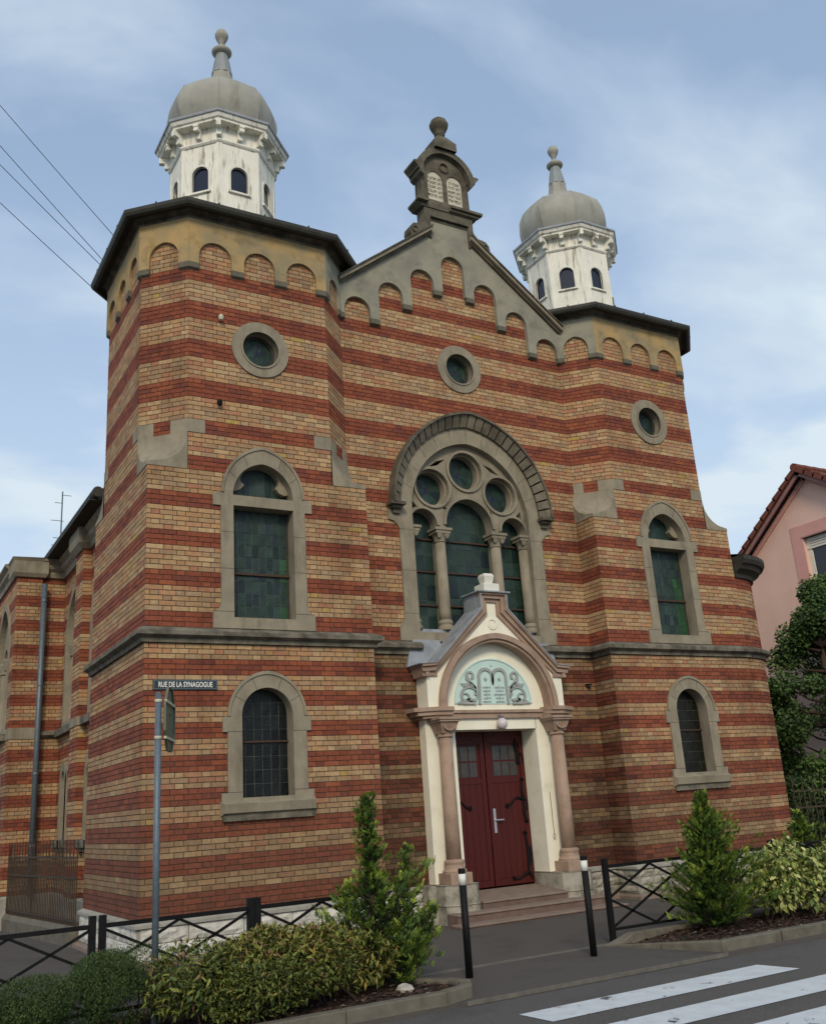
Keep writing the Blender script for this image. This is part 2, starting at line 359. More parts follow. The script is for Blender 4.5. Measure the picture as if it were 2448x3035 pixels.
# outlines (tower window centre is 0)
WU = [(.825,0),(.825,.25),(.76,.27),(.715,.32),(.70,.40),(.70,1.92),(.825,1.92),(.825,2.13),(.69,2.13)]+parch(0,.69,2.14,.818)[1:-1]+[(-.69,2.13),(-.825,2.13),(-.825,1.92),(-.70,1.92),(-.70,.40),(-.715,.32),(-.76,.27),(-.825,.25),(-.825,0)]
WL = [(.71,-2.64),(.71,-2.365),(.615,-2.365),(.615,-1.515),(.69,-1.515),(.69,-1.30),(.615,-1.30)]+parch(0,.615,-1.29,.654)[1:-1]+[(-.615,-1.30),(-.69,-1.30),(-.69,-1.515),(-.615,-1.515),(-.615,-2.365),(-.71,-2.365),(-.71,-2.64)]
RO = [(1.68,0),(1.68,.24),(1.63,.30),(1.58,.38),(1.57,.50),(1.57,2.0),(1.62,2.08),(1.68,2.14),(1.78,2.16),(1.78,2.44),(1.60,2.44)]+parch(0,1.62,2.45,1.80,16)[1:-1]+[(-1.60,2.44),(-1.78,2.44),(-1.78,2.16),(-1.68,2.14),(-1.62,2.08),(-1.57,2.0),(-1.57,.50),(-1.58,.38),(-1.63,.30),(-1.68,.24),(-1.68,0)]
def shift(p, dx): return [(x+dx, z) for x,z in p]
OC = arc(0, 4.71, .50, 0, 2*PI, 32)[:-1]
OCc = arc(0, 5.39, .50, 0, 2*PI, 32)[:-1]
TC = 4.335
# doorway bricks are sooty; street shade and grime are painted into the lower courses
def SOOT_SHADE(p):
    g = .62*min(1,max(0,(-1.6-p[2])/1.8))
    return SOOT_SHADE0(p), g
def SOOT_SHADE0(p):
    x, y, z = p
    lo = 1-.16*min(1,max(0,(-2.3-z)/1.3))  # shade of the houses opposite, put into the colour of the lower bricks
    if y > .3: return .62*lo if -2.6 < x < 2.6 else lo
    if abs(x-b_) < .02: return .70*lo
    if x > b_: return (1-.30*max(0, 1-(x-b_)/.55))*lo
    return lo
# lower walls
P1 = (-a_,DD); P2 = (-a_,0); P3 = (-b_,0); P4 = (-b_,dd); P5 = (b_,dd); P6 = (b_,0); P7 = (a_,0); P8 = (a_,DD)
for A,B in [(P1,P2),(P2,P3),(P3,P4),(P4,P5),(P5,P6),(P6,P7),(P7,P8)]:
    F = frame(A,B); cuts = []; cu = []
    if A in (P2,P6):
        cx = F.L/2; cuts = [poly_cut(shift(WL,cx))]; cu = [poly_cut(shift(WU,cx)), poly_cut(shift(OC,cx))]
    if A == P4:
        cuts = [lambda z0,z1: [(F.L/2-1.36, F.L/2+1.36)] if z0 < -.62 else ([(F.L/2-1.22,F.L/2+1.22)])]
        cu = [poly_cut(shift(RO,F.L/2))]
    lay(F, LOWER, 0, F.L, cuts, soot_shade=SOOT_SHADE)
    if A != P4: lay(F, upper(0,32), 0, F.L, cu)
    else: lay(F, upper(0,32), 0, F.L, cu)
# octagon storeys
def octo(s):
    q = [(-a_+e1,DD),(-a_,DD-e2),(-a_,e2),(-a_+e1,0),(-b_-e1,0),(-b_-e1+dd*e1/e2,dd)]
    return q if s < 0 else [(-x,y) for x,y in reversed(q)]
ARCH_Z = 5.97
arcades = []
for s in (-1,1):
    q = octo(s); back = [q[-1],q[0]] 
    for i in range(5):
        F = frame(q[i],q[i+1]); Lg = F.L
        side_front = (i == 3 if s < 0 else i == 1); cham = i in ((0,2,4) if s < 0 else (0,2,4))
        cu = []
        if side_front:
            cx = TC*s-q[i][0]; cu = [poly_cut(shift(WU,cx)), poly_cut(shift(OC,cx))]
        k0 = 40 if cham else 32
        lay(F, upper(k0,78,True), 0, Lg, cu, phase=.07*i)
        # arcade openings on this face
        if side_front: cs = [TC*s-q[i][0]+k*.777 for k in (-1.0,0,1.0)]
        elif cham: cs = [Lg*.5]
        else: cs = [Lg*.5+k*.777 for k in (-1,0,1)]
        hw = .28 if not cham else .265
        if cham and abs(Lg-.863) > .03: hw = min(hw, Lg*.32)
        lay(F, upper(78,86,True), 0, Lg, (), allow=lambda z0,z1: [(x-hw-.03,x+hw+.03) for x in cs], phase=.07*i)
        arcades.append((F, Lg, cs, hw))
# gable wall
FC = frame((-b_-.05,dd),(b_+.05,dd)); gx = b_+.05
garch = [(-2.207,6.46),(-1.472,6.93),(-.740,7.397),(0,7.868),(.740,7.397),(1.472,6.93),(2.207,6.46)]
gfeet = [(-1.837,5.945),(-1.106,6.41),(-.385,6.885),(.385,6.885),(1.106,6.41),(1.837,5.945)]
lay(FC, upper(32,78), 0, FC.L, [poly_cut(shift(RO,gx)), poly_cut(shift(OCc,gx))])
def gallow(z0,z1):
    iv = []
    for (x,t) in garch:
        if z0 < t: iv.append((x-.30,x+.30))
    for i,(x,zb) in enumerate(gfeet):
        if z0 < zb+.06: iv.append((x-.16,x+.16))
    iv.sort(); o = []
    for s_,t_ in iv:
        if o and s_ <= o[-1][1]+.001: o[-1] = (o[-1][0], max(o[-1][1],t_))
        else: o.append((s_,t_))
    return [(gx+s_,gx+t_) for s_,t_ in o]
lay(FC, upper(78,103), 0, FC.L, (), allow=gallow)
# round stair turret behind the right tower
TCX, TCY, TR = 6.17, 1.46, 1.42
def FT(u, z, d):
    t = -PI*.5+.012+u/TR; r = TR+d
    return (TCX+r*math.cos(t), TCY+r*math.sin(t), z)
FT.curved = True
lay(FT, LOWER, 0, TR*PI*1.1, ()); lay(FT, upper(0,19), 0, TR*PI*1.1, ())

# ---- nave and transept on the left
NV = []; CN = .0755
def nrow(z0, n, seq):
    r = []; z = z0; i = 0
    while len(r) < n:
        for k,cn in seq:
            for _ in range(cn):
                if len(r) < n: r.append((z,z+CN,k)); z += CN
    return r
NU = nrow(-.72, 44, [('r',3),('y',4)])
NLr = []; z = -.86
for j in range(40): NLr.append((z-CN,z,'r' if (j//3)%2 else 'y')); z -= CN
NLr.reverse()
NW = [(.98,-.72),(.98,1.0)]+parch(0,.98,1.0,1.32)[1:-1]+[(-.98,1.0),(-.98,-.72)]
NW2 = [(.36,-2.9),(.36,-1.8)]+parch(0,.36,-1.8,.42)[1:-1]+[(-.36,-1.8),(-.36,-2.9)]
XN = -5.85
Fn = frame((XN,8.0),(XN,DD-.1))
wn = [8.0-6.62, 8.0-4.15]; wl = [8.0-7.30, 8.0-6.70, 8.0-4.9, 8.0-4.2]
lay(Fn, NU, 0, Fn.L, [poly_cut(shift(NW,x)) for x in wn]); lay(Fn, NLr, 0, Fn.L, [poly_cut(shift(NW2,x)) for x in wl])
Fp = frame((XN-.16,6.0),(XN-.16,5.3)); lay(Fp, NU, 0, Fp.L); lay(Fp, NLr, 0, Fp.L)
Fp2 = frame((XN-.16,5.3),(XN,5.3)); lay(Fp2, NU, 0, Fp2.L, st=.16,hd=.16); lay(Fp2, NLr, 0, Fp2.L, st=.16,hd=.16)
Ft = frame((-6.34,8.0),(XN,8.0)); lay(Ft, NU, 0, Ft.L); lay(Ft, NLr, 0, Ft.L)
Ft2 = frame((-6.85,7.93),(-6.34,7.93)); lay(Ft2, NU, 0, Ft2.L); lay(Ft2, NLr, 0, Ft2.L)
Ft3 = frame((-6.34,7.93),(-6.34,8.0))
Fs = frame((-6.85,16.0),(-6.85,7.93)); ws = [16-9.45, 16-13.2]; wsl = [16-9.1,16-9.8,16-12.9,16-13.6]
lay(Fs, NU, 0, Fs.L, [poly_cut(shift(NW,x)) for x in ws]); lay(Fs, NLr, 0, Fs.L, [poly_cut(shift(NW2,x)) for x in wsl])

# ---- turn bricks into objects: the 300 that show largest are single bricks
def area(v):
    n = (Vector(v[1])-Vector(v[0])).cross(Vector(v[3])-Vector(v[0])); ctr = (Vector(v[0])+Vector(v[2]))/2
    x,y,z = to_px(ctr)
    if z <= 0 or not (5 < x < 2440 and 5 < y < 3030): return 0
    t = Vector(CAMP)-ctr
    if n.dot(t) <= 0: return 0
    if ctr.z < -3.25 and ctr.x > -5.9: return 0
    if ctr.z < -3.6: return 0
    if ctr.y > .3: return 0
    pr = to_px(v[0]); 
    P_ = [to_px(p) for p in v[:4]]
    if 445 < x < 505 and y > 2060: return 0
    A = abs(sum(P_[i][0]*P_[(i+1)%4][1]-P_[(i+1)%4][0]*P_[i][1] for i in range(4)))/2
    return A
order = sorted(range(len(BR)), key=lambda i: -area(BR[i][0]))
pick = set(order[:300])
MOo = MO.build('wall', M_mort, SYN)
off = BASE[SYN]
for i in order[:300]:
    v,cl,_ = BR[i]; b = MB(); b.add(v, BF); o = b.build('brick', M_brick, MOo); setcol(o.data, [cl]*5)
rest = [BR[i] for i in range(len(BR)) if i not in pick]
V = np.array([r[0] for r in rest], dtype=np.float32).reshape(-1,3)-np.array(off, dtype=np.float32)
Fc = (np.array(BF)[None]+8*np.arange(len(rest))[:,None,None]).reshape(-1,4)
me = bpy.data.meshes.new('brickwork'); me.from_pydata(V.tolist(), [], Fc.tolist()); setcol(me, np.repeat(np.array([r[1] for r in rest]), 5, axis=0))
link('brickwork', me, M_brick, SYN, kind='stuff')
print('bricks', len(BR))

# solid cores so nothing shows through the openings
m = MB()
for s in (-1,1):
    X0,X1 = sorted((s*(a_-.42), s*(b_+.42)))
    m.box((X0,.42,G),(X1,DD-.1,6.9))
m.box((-b_-.3,dd+.42,G),(b_+.3,DD-.1,6.3)); m.box((-.5,dd+.35,6.3),(.5,1.6,7.7)); m.box((XN+.4,DD-.2,G),(5.4,8.4,2.6)); m.box((-6.4,8.4,G),(5.9,16,2.6))
m.build('inner_core', M_dark, SYN)

# ------------------------------------------------------------------ stonework
# belt course
prof = [(-.03,-.235),(.045,-.235),(.05,-.175),(.115,-.145),(.135,-.135),(.135,-.075),(.10,-.045),(-.03,.012)]
for nm,pth in [('belt_course',[P1,P2,P3,P4,(-1.30,dd)]),('belt_course',[(1.30,dd),P5,P6,P7,(a_,.35)])]:
    MB().sweep(pth, prof).build(nm, M_belt, SYN)
tb = MB(); n = 28; pts = [FT(TR*PI*1.1*i/n,0,0)[:2] for i in range(n+1)]
tb.sweep(pts, prof).build('belt_course', M_belt, SYN)
# turret cornice and roof
tb = MB(); tb.sweep(pts, [(0,1.46),(.05,1.46),(.07,1.54),(.12,1.58),(.20,1.62),(.24,1.70),(.30,1.72),(.34,1.80),(.34,1.88),(.30,1.892),(-.6,1.892)]).build('turret_cornice', M_gutter, SYN)
MB().sweep(pts,[(.32,1.897),(.2,1.93),(-1.2,2.22)]).build('turret_roof', M_zinc, SYN)
# plinth
pl = MB()
pp = [(-a_,DD),(-a_,0),(-b_,0),(-b_,dd),(-1.42,dd)]
pp2 = [(1.42,dd),(b_,dd),(b_,0),(a_,0),(a_,DD)]
cap = [(-.02,ZB-.075),(.085,ZB-.075),(.085,ZB-.035),(.01,ZB+.001),(-.02,ZB+.001)]
for p in (pp,pp2):
    MB().sweep(p, cap).build('plinth_cap', M_sill, SYN)
    MB().sweep(p, [(-.02,G-.1),(.035,G-.1),(.035,ZB-.076),(-.02,ZB-.076)]).build('plinth', M_sill, SYN)
    MB().sweep(p, [(.03,G-.1),(.14,G-.1),(.14,G+.055),(.03,G+.085)]).build('footing', M_stept, SYN)
PLN = bpy.data.objects['plinth']
def rough_stone(F, u0, u1, z0, z1, d0, amp, parent, mt, name='plinth_stone'):
    nu, nz = 5, 3; b = MB(); vs = []; 
    for j in range(nz+1):
        for i in range(nu+1):
            e = 0 if i in (0,nu) or j in (0,nz) else 1
            vs.append(F(u0+(u1-u0)*(i+(random.uniform(-.2,.2)*e))/nu, z0+(z1-z0)*(j+random.uniform(-.15,.15)*e)/nz, d0+.012+e*random.uniform(.2,1)*amp))
    w = nu+1; fs = [(j*w+i,j*w+i+1,(j+1)*w+i+1,(j+1)*w+i) for j in range(nz) for i in range(nu)]
    k = len(vs); ring = list(range(0,w))+[j*w+nu for j in range(1,nz+1)]+[nz*w+i for i in range(nu-1,-1,-1)]+[j*w for j in range(nz-1,0,-1)]
    for q in ring:
        i = q%w; j = q//w; vs.append(F(u0+(u1-u0)*i/nu, z0+(z1-z0)*j/nz, d0-.03))
    for t in range(len(ring)):
        t2 = (t+1)%len(ring); fs.append((ring[t2],ring[t],k+t,k+t2))
    b.add(vs, fs); return b.build(name, mt, parent)
for A,B,hw_ in [(P1,P2,0),(P2,P3,0),(P3,P4,0),(P4,(-1.45,dd),0),((1.45,dd),P5,1),(P5,P6,1),(P6,P7,1)]:
    F = frame(A,B); rows_ = 2 if not hw_ else 3; H = (ZB-.08-(G+.09))/rows_
    for r_ in range(rows_):
        u = -.03 if r_%2 == 0 else .0
        while u < F.L-.05:
            w = random.uniform(.45,.85) if not hw_ else random.uniform(.22,.5); v_ = min(u+w, F.L+.02)
            if F.L-v_ < .15: v_ = F.L+.02
            rough_stone(F, u+.008, v_-.008, G+.09+r_*H+.007, G+.09+(r_+1)*H-.007, .035, .035, PLN, M_white if not hw_ else M_pale); u = v_

# windows -----------------------------------------------------------
PANES = []
def gcol(kind='green'):
    base = {'green': [(.024,.046,.038),(.030,.056,.045),(.018,.038,.032),(.022,.036,.042),(.036,.060,.050),(.026,.050,.036)], 'dark': [(.008,.010,.010),(.006,.008,.008),(.011,.013,.012)], 'bright': [(.040,.105,.048),(.032,.085,.042)], 'brown': [(.014,.014,.008),(.012,.011,.007)]}[kind]
    k = random.uniform(.75,1.25); q = random.choice(base); return tuple(x*k for x in q)
def panes(F, parent, u0, u1, z0, z1, nx, nz, d, pal='green', clip=None, came=M_cames, bright=None):
    m = MB(); m.fbox(F, u0-.02, u1+.02, z0-.02, z1+.02, d-.02, d-.008); m.build('glazing', came, parent)
    for j in range(nz):
        for i in range(nx):
            x0 = u0+(u1-u0)*i/nx+.0045; x1 = u0+(u1-u0)*(i+1)/nx-.0045; y0 = z0+(z1-z0)*j/nz+.0045; y1 = z0+(z1-z0)*(j+1)/nz-.0045
            if clip and not clip((x0+x1)/2, y0+.02): continue
            t = [random.uniform(-.0045,.0045) for _ in range(4)]
            b = MB(); b.add([F(x0,y0,d+t[0]),F(x1,y0,d+t[1]),F(x1,y1,d+t[2]),F(x0,y1,d+t[3]),F(x0,y0,d-.006),F(x1,y0,d-.006),F(x1,y1,d-.006),F(x0,y1,d-.006)], BF)
            pk = pal
            if bright and bright(i,j): pk = 'bright'
            o = b.build('pane', M_glass, parent); setcol(o.data, [gcol(pk)]*5)
def disc_glass(F, parent, cu, cz, r, d, nseg=12, name='glass_roundel'):
    b = MB(); b.slab(F, [arc(cu,cz,r,0,2*PI,24)[:-1]], d-.02, d-.010); b.build('glazing', M_cames, parent)
    b = MB(); cols = []
    for k in range(nseg):
        a0 = 2*PI*k/nseg+.012; a1 = 2*PI*(k+1)/nseg-.012
        for (r0,r1) in ((r*.17,r*.62),(r*.63,r*.985)):
            A = arc(cu,cz,r1,a0,a1,3); B = arc(cu,cz,r0,a1,a0,2); b.add([F(x,z,d+random.uniform(-.002,.002)) for x,z in A+B], [tuple(range(7))]); cols.append(gcol())
    b.add([F(x,z,d) for x,z in arc(cu,cz,r*.15,0,2*PI,10)[:-1]], [tuple(range(10))]); cols.append((.02,.025,.06))
    o = b.build(name, M_glass, parent); setcol(o.data, cols)
def ring(F, cu, cz, r0, r1, d0, d1, n=32): return MB().slab(F, [arc(cu,cz,r1,0,2*PI,n)[:-1], list(reversed(arc(cu,cz,r0,0,2*PI,n)[:-1]))], d0, d1)
FF = FY(0)
for s in (-1,1):
    cx = TC*s
    # upper window with a trefoil light
    open_ = [(cx+.50,.17),(cx+.50,1.94),(cx-.50,1.94),(cx-.50,.17)]
    lun = [(cx-.505,2.11),(cx+.505,2.11)]+parch(cx,.505,2.11,.565,12)[1:-1]
    w = MB().slab(FF, [shift(WU,cx), open_, lun], -.30, .032).build('window_surround', M_stone, SYN)
    # raised outer roll round the head
    A = parch(cx,.695,2.14,.826,14); B = parch(cx,.655,2.14,.775,14)
    MB().slab(FF, [A+list(reversed(B))], .02, .052).build('hood_mould', M_stone, w)
    # trefoil cusps
    for sg in (-1,1):
        cu_ = [(cx+sg*.505,2.26),(cx+sg*.42,2.235),(cx+sg*.33,2.27),(cx+sg*.27,2.34),(cx+sg*.265,2.36),(cx+sg*.32,2.40),(cx+sg*.325,2.47),(cx+sg*.27,2.56),(cx+sg*.20,2.64),(cx+sg*.36,2.60),(cx+sg*.47,2.46),(cx+sg*.51,2.30)]
        MB().slab(FF, [cu_], -.24, -.13).build('cusp', M_stone, w)
    m = MB(); m.fbox(FF,cx-.53,cx-.455,.16,1.96,-.26,-.21); m.fbox(FF,cx+.455,cx+.53,.16,1.96,-.26,-.21); m.fbox(FF,cx-.455,cx+.455,.16,.225,-.26,-.20); m.build('frame', M_gutter, w)
    MB().fbox(FF,cx-.50,cx+.50,.885,.92,-.205,-.175).build('glazing_bar', M_rust, w)
    br = (lambda i,j: i >= 6 and j < 6) if s > 0 else (lambda i,j: i == 7 and j in (0,3,4))
    panes(FF, w, cx-.46, cx+.46, .22, 1.96, 8, 9, -.215, bright=br)
    panes(FF, w, cx-.50, cx+.50, 2.10, 2.66, 8, 1, -.245)
    # oculus
    o_ = MB().slab(FF, [shift(OC,cx), list(reversed(arc(cx,4.71,.315,0,2*PI,32)[:-1]))], -.26, .032).build('oculus_surround', M_stone, SYN)
    ring(FF,cx,4.71,.315,.345,-.03,.05).build('moulding', M_stone, o_); ring(FF,cx,4.71,.26,.315,-.2,-.14).build('moulding', M_gutter, o_)
    disc_glass(FF, o_, cx, 4.71, .29, -.17)
    # lower window
    op = [(cx-.40,-2.44),(cx+.40,-2.44)]+parch(cx,.40,-1.28,.402,12)
    w = MB().slab(FF, [shift(WL,cx), op], -.28, .036).build('window_surround', M_stone, SYN)
    A = parch(cx,.62,-1.29,.662,14); B = parch(cx,.585,-1.29,.61,14)
    MB().slab(FF, [A+list(reversed(B))], .02, .056).build('hood_mould', M_stone, w)
    MB().add([FF(cx-.73,-2.69,-.02),FF(cx+.73,-2.69,-.02),FF(cx+.73,-2.47,-.02),FF(cx-.73,-2.47,-.02),FF(cx-.70,-2.64,.10),FF(cx+.70,-2.64,.10),FF(cx+.70,-2.52,.12),FF(cx-.70,-2.52,.12)],
             [(4,5,6,7),(0,1,5,4),(1,2,6,5),(2,3,7,6),(3,0,4,7)]).build('sill', M_stone, w)
    MB().fbox(FF,cx-.70,cx+.70,-2.75,-2.645,-.02,.055).build('sill', M_belt, w)
    MB().fbox(FF,cx-.41,cx+.41,-1.66,-1.635,-.2,-.17).build('glazing_bar', M_rust, w)
    cl_ = lambda x,y,cx=cx: y < -1.28 or ((x-cx)**2+(y+1.28)**2) < .42**2
    panes(FF, w, cx-.40, cx+.40, -2.44, -.88, 6, 8, -.205, 'dark' if s < 0 else 'brown', clip=None)
# centre wall oculus
FD = FY(dd)
o_ = MB().slab(FD, [OCc, list(reversed(arc(0,5.39,.315,0,2*PI,32)[:-1]))], -.26, .032).build('oculus_surround', M_stone, SYN)
ring(FD,0,5.39,.315,.345,-.03,.05).build('moulding', M_stone, o_); ring(FD,0,5.39,.26,.315,-.2,-.14).build('moulding', M_gutter, o_)
disc_glass(FD, o_, 0, 5.39, .29, -.17)
# great window
rop = [(-1.29,.16),(1.29,.16)]+parch(0,1.29,2.40,1.42,18)
rw = MB().slab(FD, [RO, rop], -.36, .035).build('great_window', M_stone, SYN)
# tracery
lh = parch(-1.0,.285,2.17,.29,8); ch_ = parch(0,.52,2.20,.54,12); rh = parch(1.0,.285,2.17,.29,8)
top = parch(0,1.30,2.40,1.43,18)
outl = [(1.30,2.12)]+top+[(-1.30,2.12),(-1.285,2.12)]+list(reversed(lh))+[(-.715,2.12),(-.52,2.12)]+list(reversed(ch_))+[(.52,2.12),(.715,2.12)]+list(reversed(rh))+[(1.285,2.12)]
def hole(cx_,cz_,r): return list(reversed(arc(cx_,cz_,r,0,2*PI,28)[:-1]))
def tri(pts_): return pts_
holes = [hole(0,3.30,.37), hole(-.76,2.90,.355), hole(.76,2.90,.355)]
for sg in (-1,1):
    holes.append([(sg*.42,3.50),(sg*.62,3.44),(sg*.80,3.30),(sg*.60,3.36)])
    holes.append([(sg*1.22,2.62),(sg*1.235,2.45),(sg*1.10,2.50)])
    holes.append([(sg*.50,2.56),(sg*.42,2.50),(sg*.56,2.50)])
MB().slab(FD, [outl]+holes, -.33, -.10).build('tracery', M_stone, rw)
for (x_,z_,r_) in [(0,3.30,.37),(-.76,2.90,.355),(.76,2.90,.355)]:
    ring(FD,x_,z_,r_,r_+.05,-.12,-.062).build('tracery_ring', M_stone, rw); ring(FD,x_,z_,r_-.035,r_,-.33,-.17).build('tracery_ring', M_stone, rw)
    disc_glass(FD, rw, x_, z_, r_+.02, -.345)
for (x_,w_,zs_,h_) in [(-1.0,.285,2.17,.29),(0,.52,2.20,.54),(1.0,.285,2.17,.29)]:
    A = parch(x_,w_+.05,zs_,h_+.05,12); B = parch(x_,w_,zs_,h_,12); MB().slab(FD, [A+list(reversed(B))], -.12, -.062).build('tracery_ring', M_stone, rw)
A = parch(0,1.45,2.42,1.60,18); B = parch(0,1.39,2.42,1.53,18)
MB().slab(FD, [parch(0,1.335,2.40,1.47,18)+list(reversed(parch(0,1.295,2.40,1.425,18)))], -.10, -.02).build('moulding', M_stone, rw)
for x_ in (-.617,.617,-1.27,1.27):
    y_ = dd+.19; eng = abs(x_) > 1
    m = MB(); m.lathe((x_,y_),[(.112,.42),(.105,.6),(.1,1.88)],20); m.build('column', M_stone, rw, smooth=True)
    MB().lathe((x_,y_),[(.15,.24),(.155,.28),(.13,.31),(.125,.34),(.14,.37),(.12,.41),(.112,.43)],20).build('column_base', M_stone, rw)
    cpm = MB(); cpm.lathe((x_,y_),[(.105,1.86),(.12,1.875),(.105,1.89),(.115,1.95),(.15,2.03)],20); cpm.box((x_-.155,y_-.155,2.02),(x_+.155,y_+.12,2.075)); cpm.box((x_-.18,y_-.175,2.076),(x_+.18,y_+.12,2.125))
    for k in (-1,1): cpm.add([(x_+k*.02,y_-.15,2.02),(x_+k*.14,y_-.15,2.02),(x_+k*.115,y_-.135,1.95),(x_+k*.08,y_-.125,1.925),(x_+k*.045,y_-.135,1.95)],[(0,1,2,3,4) if k > 0 else (4,3,2,1,0)])
    cpm.build('capital', M_stone, rw)
    if not eng: MB().box((x_-.05,y_+.08,.2),(x_+.05,y_+.24,2.13)).build('mullion', M_stone, rw)
for (u0,u1,nx) in [(-1.29,-.68,3),(-.56,.56,6),(.68,1.29,3)]:
    zt = 2.76 if nx == 6 else 2.48
    panes(FD, rw, u0, u1, .25, zt, nx, 8, -.35)
    for zz in (.72,1.34,1.95): MB().fbox(FD, u0, u1, zz-.014, zz+.014, -.34, -.31).build('glazing_bar', M_rust, rw)
MB().fbox(FD,-1.29,1.29,.12,.245,-.36,-.12).build('sill', M_zinc, rw)
# hood of separate stones, an outer roll and label stops
HN = 30; PO = parch(0,1.72,2.45,1.93,60); PI_ = parch(0,1.54,2.45,1.69,60); PM = parch(0,1.63,2.45,1.82,60)
for k in range(HN):
    i0 = int(round(k*120/HN)); i1 = int(round((k+1)*120/HN)); b = MB()
    segs = list(range(i0,i1+1)); secs = []
    for t_i,q in enumerate(segs):
        fr = .34 if t_i == 0 else (-.34 if t_i == len(segs)-1 else 0)
        def lp(Pth):
            q2 = min(max(q+(1 if fr > 0 else -1 if fr < 0 else 0),0),120); return tuple(Pth[q][j]+(Pth[q2][j]-Pth[q][j])*abs(fr) for j in (0,1))
        o3, m3, i3 = lp(PO), lp(PM), lp(PI_)
        secs.append([FD(*i3,.05),FD(*i3,.09),FD(*m3,.16),FD(*o3,.215),FD(*o3,.05)])
    vs = [p for s_ in secs for p in s_]; fs = []
    for i in range(len(secs)-1):
        for j in range(4): fs.append((i*5+j,i*5+j+1,(i+1)*5+j+1,(i+1)*5+j))
    fs.append((4,3,2,1,0)); fs.append(tuple(range((len(secs)-1)*5,len(secs)*5)))
    b.add(vs,fs).build('hood_stone', M_hood, rw)
MB().slab(FD,[parch(0,1.755,2.44,1.965,30)+list(reversed(parch(0,1.715,2.44,1.92,30)))],.0,.24).build('hood_roll', M_darkst, rw)
MB().slab(FD,[parch(0,1.715,2.45,1.92,30)+list(reversed(parch(0,1.545,2.45,1.70,30)))],.0,.06).build('hood_bed', M_soffit, rw)
for sg in (-1,1):
    m = MB(); m.fbox(FD,sg*1.66-.15,sg*1.66+.15,2.40,2.455,.0,.22); m.fbox(FD,sg*1.65-.10,sg*1.65+.10,2.35,2.40,.0,.15); m.fbox(FD,sg*1.64-.07,sg*1.64+.07,2.27,2.35,.0,.09); m.build('label_stop', M_darkst, rw)

# joints in the dressed stone
def joint(F, p, q, d, par, w=.0035):
    a = Vector((p[0],p[1])); b = Vector((q[0],q[1])); t = (b-a).normalized(); n_ = Vector((-t.y,t.x))*w
    P_ = [a+n_,b+n_,b-n_,a-n_]; MB().add([F(*x,d) for x in P_]+[F(*x,d-.01) for x in P_],[(3,2,1,0),(0,1,5,4),(2,3,7,6),(1,2,6,5),(3,0,4,7)]).build('joint', M_soffit, par)
for w in [o for o in bpy.data.objects if o.name.startswith('window_surround')]:
    for sg in (-1,1):
        cx = TC*(-1 if w.name == 'window_surround' or w.name == 'window_surround.001' else 1)
        up_ = w.name in ('window_surround','window_surround.002')
        if up_:
            for z_ in (.255,.92,1.5): joint(FF,(cx+sg*.50,z_),(cx+sg*(.70 if z_ > .3 else .825),z_),.0326,w)
            for t in (.5,1.05): joint(FF,(cx+sg*.52*math.cos(t),2.12+.57*math.sin(t)),(cx+sg*.655*math.cos(t),2.13+.77*math.sin(t)),.0326,w)
        else:
            for z_ in (-1.513,-2.36): joint(FF,(cx+sg*.40,z_),(cx+sg*(.615 if z_ > -2 else .70),z_),.0366,w)
            for t in (.5,1.15): joint(FF,(cx+sg*.41*math.cos(t),-1.28+.41*math.sin(t)),(cx+sg*.585*math.cos(t),-1.29+.61*math.sin(t)),.0366,w)
for k in range(1,12):
    t = PI*k/12; joint(FD,(1.30*math.cos(t),2.42+1.42*math.sin(t)),(1.53*math.cos(t),2.45+1.68*math.sin(t)),.0356,rw)
for sg in (-1,1):
    for z_ in (.48,1.25,2.0): joint(FD,(sg*1.295,z_),(sg*1.565,z_),.0356,rw)

# corner broaches and corner stones --------------------------------
def broach(cx_, cy_, sx, sy, la, lb):
    """square corner (cx,cy); sx,sy point outwards; la along x, lb along y"""
    z0, z1 = 32*c-.002, 40*c+.0; n = 12; rows_ = []
    for i in range(n+1):
        t = i/n; z = z0+.06+(z1-z0-.1)*t
        k = 1-math.sqrt(max(0,1-t**2)) if False else math.sqrt(max(0,1-(1-t)**2))
        if i == 0: k = .02
        if i == n: k = 1.0
        ax = la*k; ay = lb*k
        rows_.append([(cx_-sx*(la+.002), cy_+.0, z),(cx_-sx*ax, cy_, z),(cx_, cy_-sy*ay, z),(cx_, cy_-sy*(lb+.002), z)])
    bot = [(cx_-sx*la,cy_,z0),(cx_-sx*.012,cy_,z0),(cx_,cy_-sy*.012,z0),(cx_,cy_-sy*lb,z0)]
    topr = [(x,y,z1) for x,y,_ in rows_[-1]]
    R = [bot]+rows_+[topr]; vs = [(x+sx*.012,y+sy*.012,z) for r_ in R for x,y,z in r_]; fs = []
    for i in range(len(R)-1):
        for j in range(3): fs.append((i*4+j,i*4+j+1,(i+1)*4+j+1,(i+1)*4+j))
    vs.append((cx_-sx*la-sx*.0,cy_-sy*lb,z0)); vs.append((cx_-sx*la,cy_-sy*lb,z1)); k = len(vs)-2
    fs.append((0,1,2,3,k)); 
    return MB().add(vs,fs).build('corner_broach', M_stone, SYN, bevel=0)
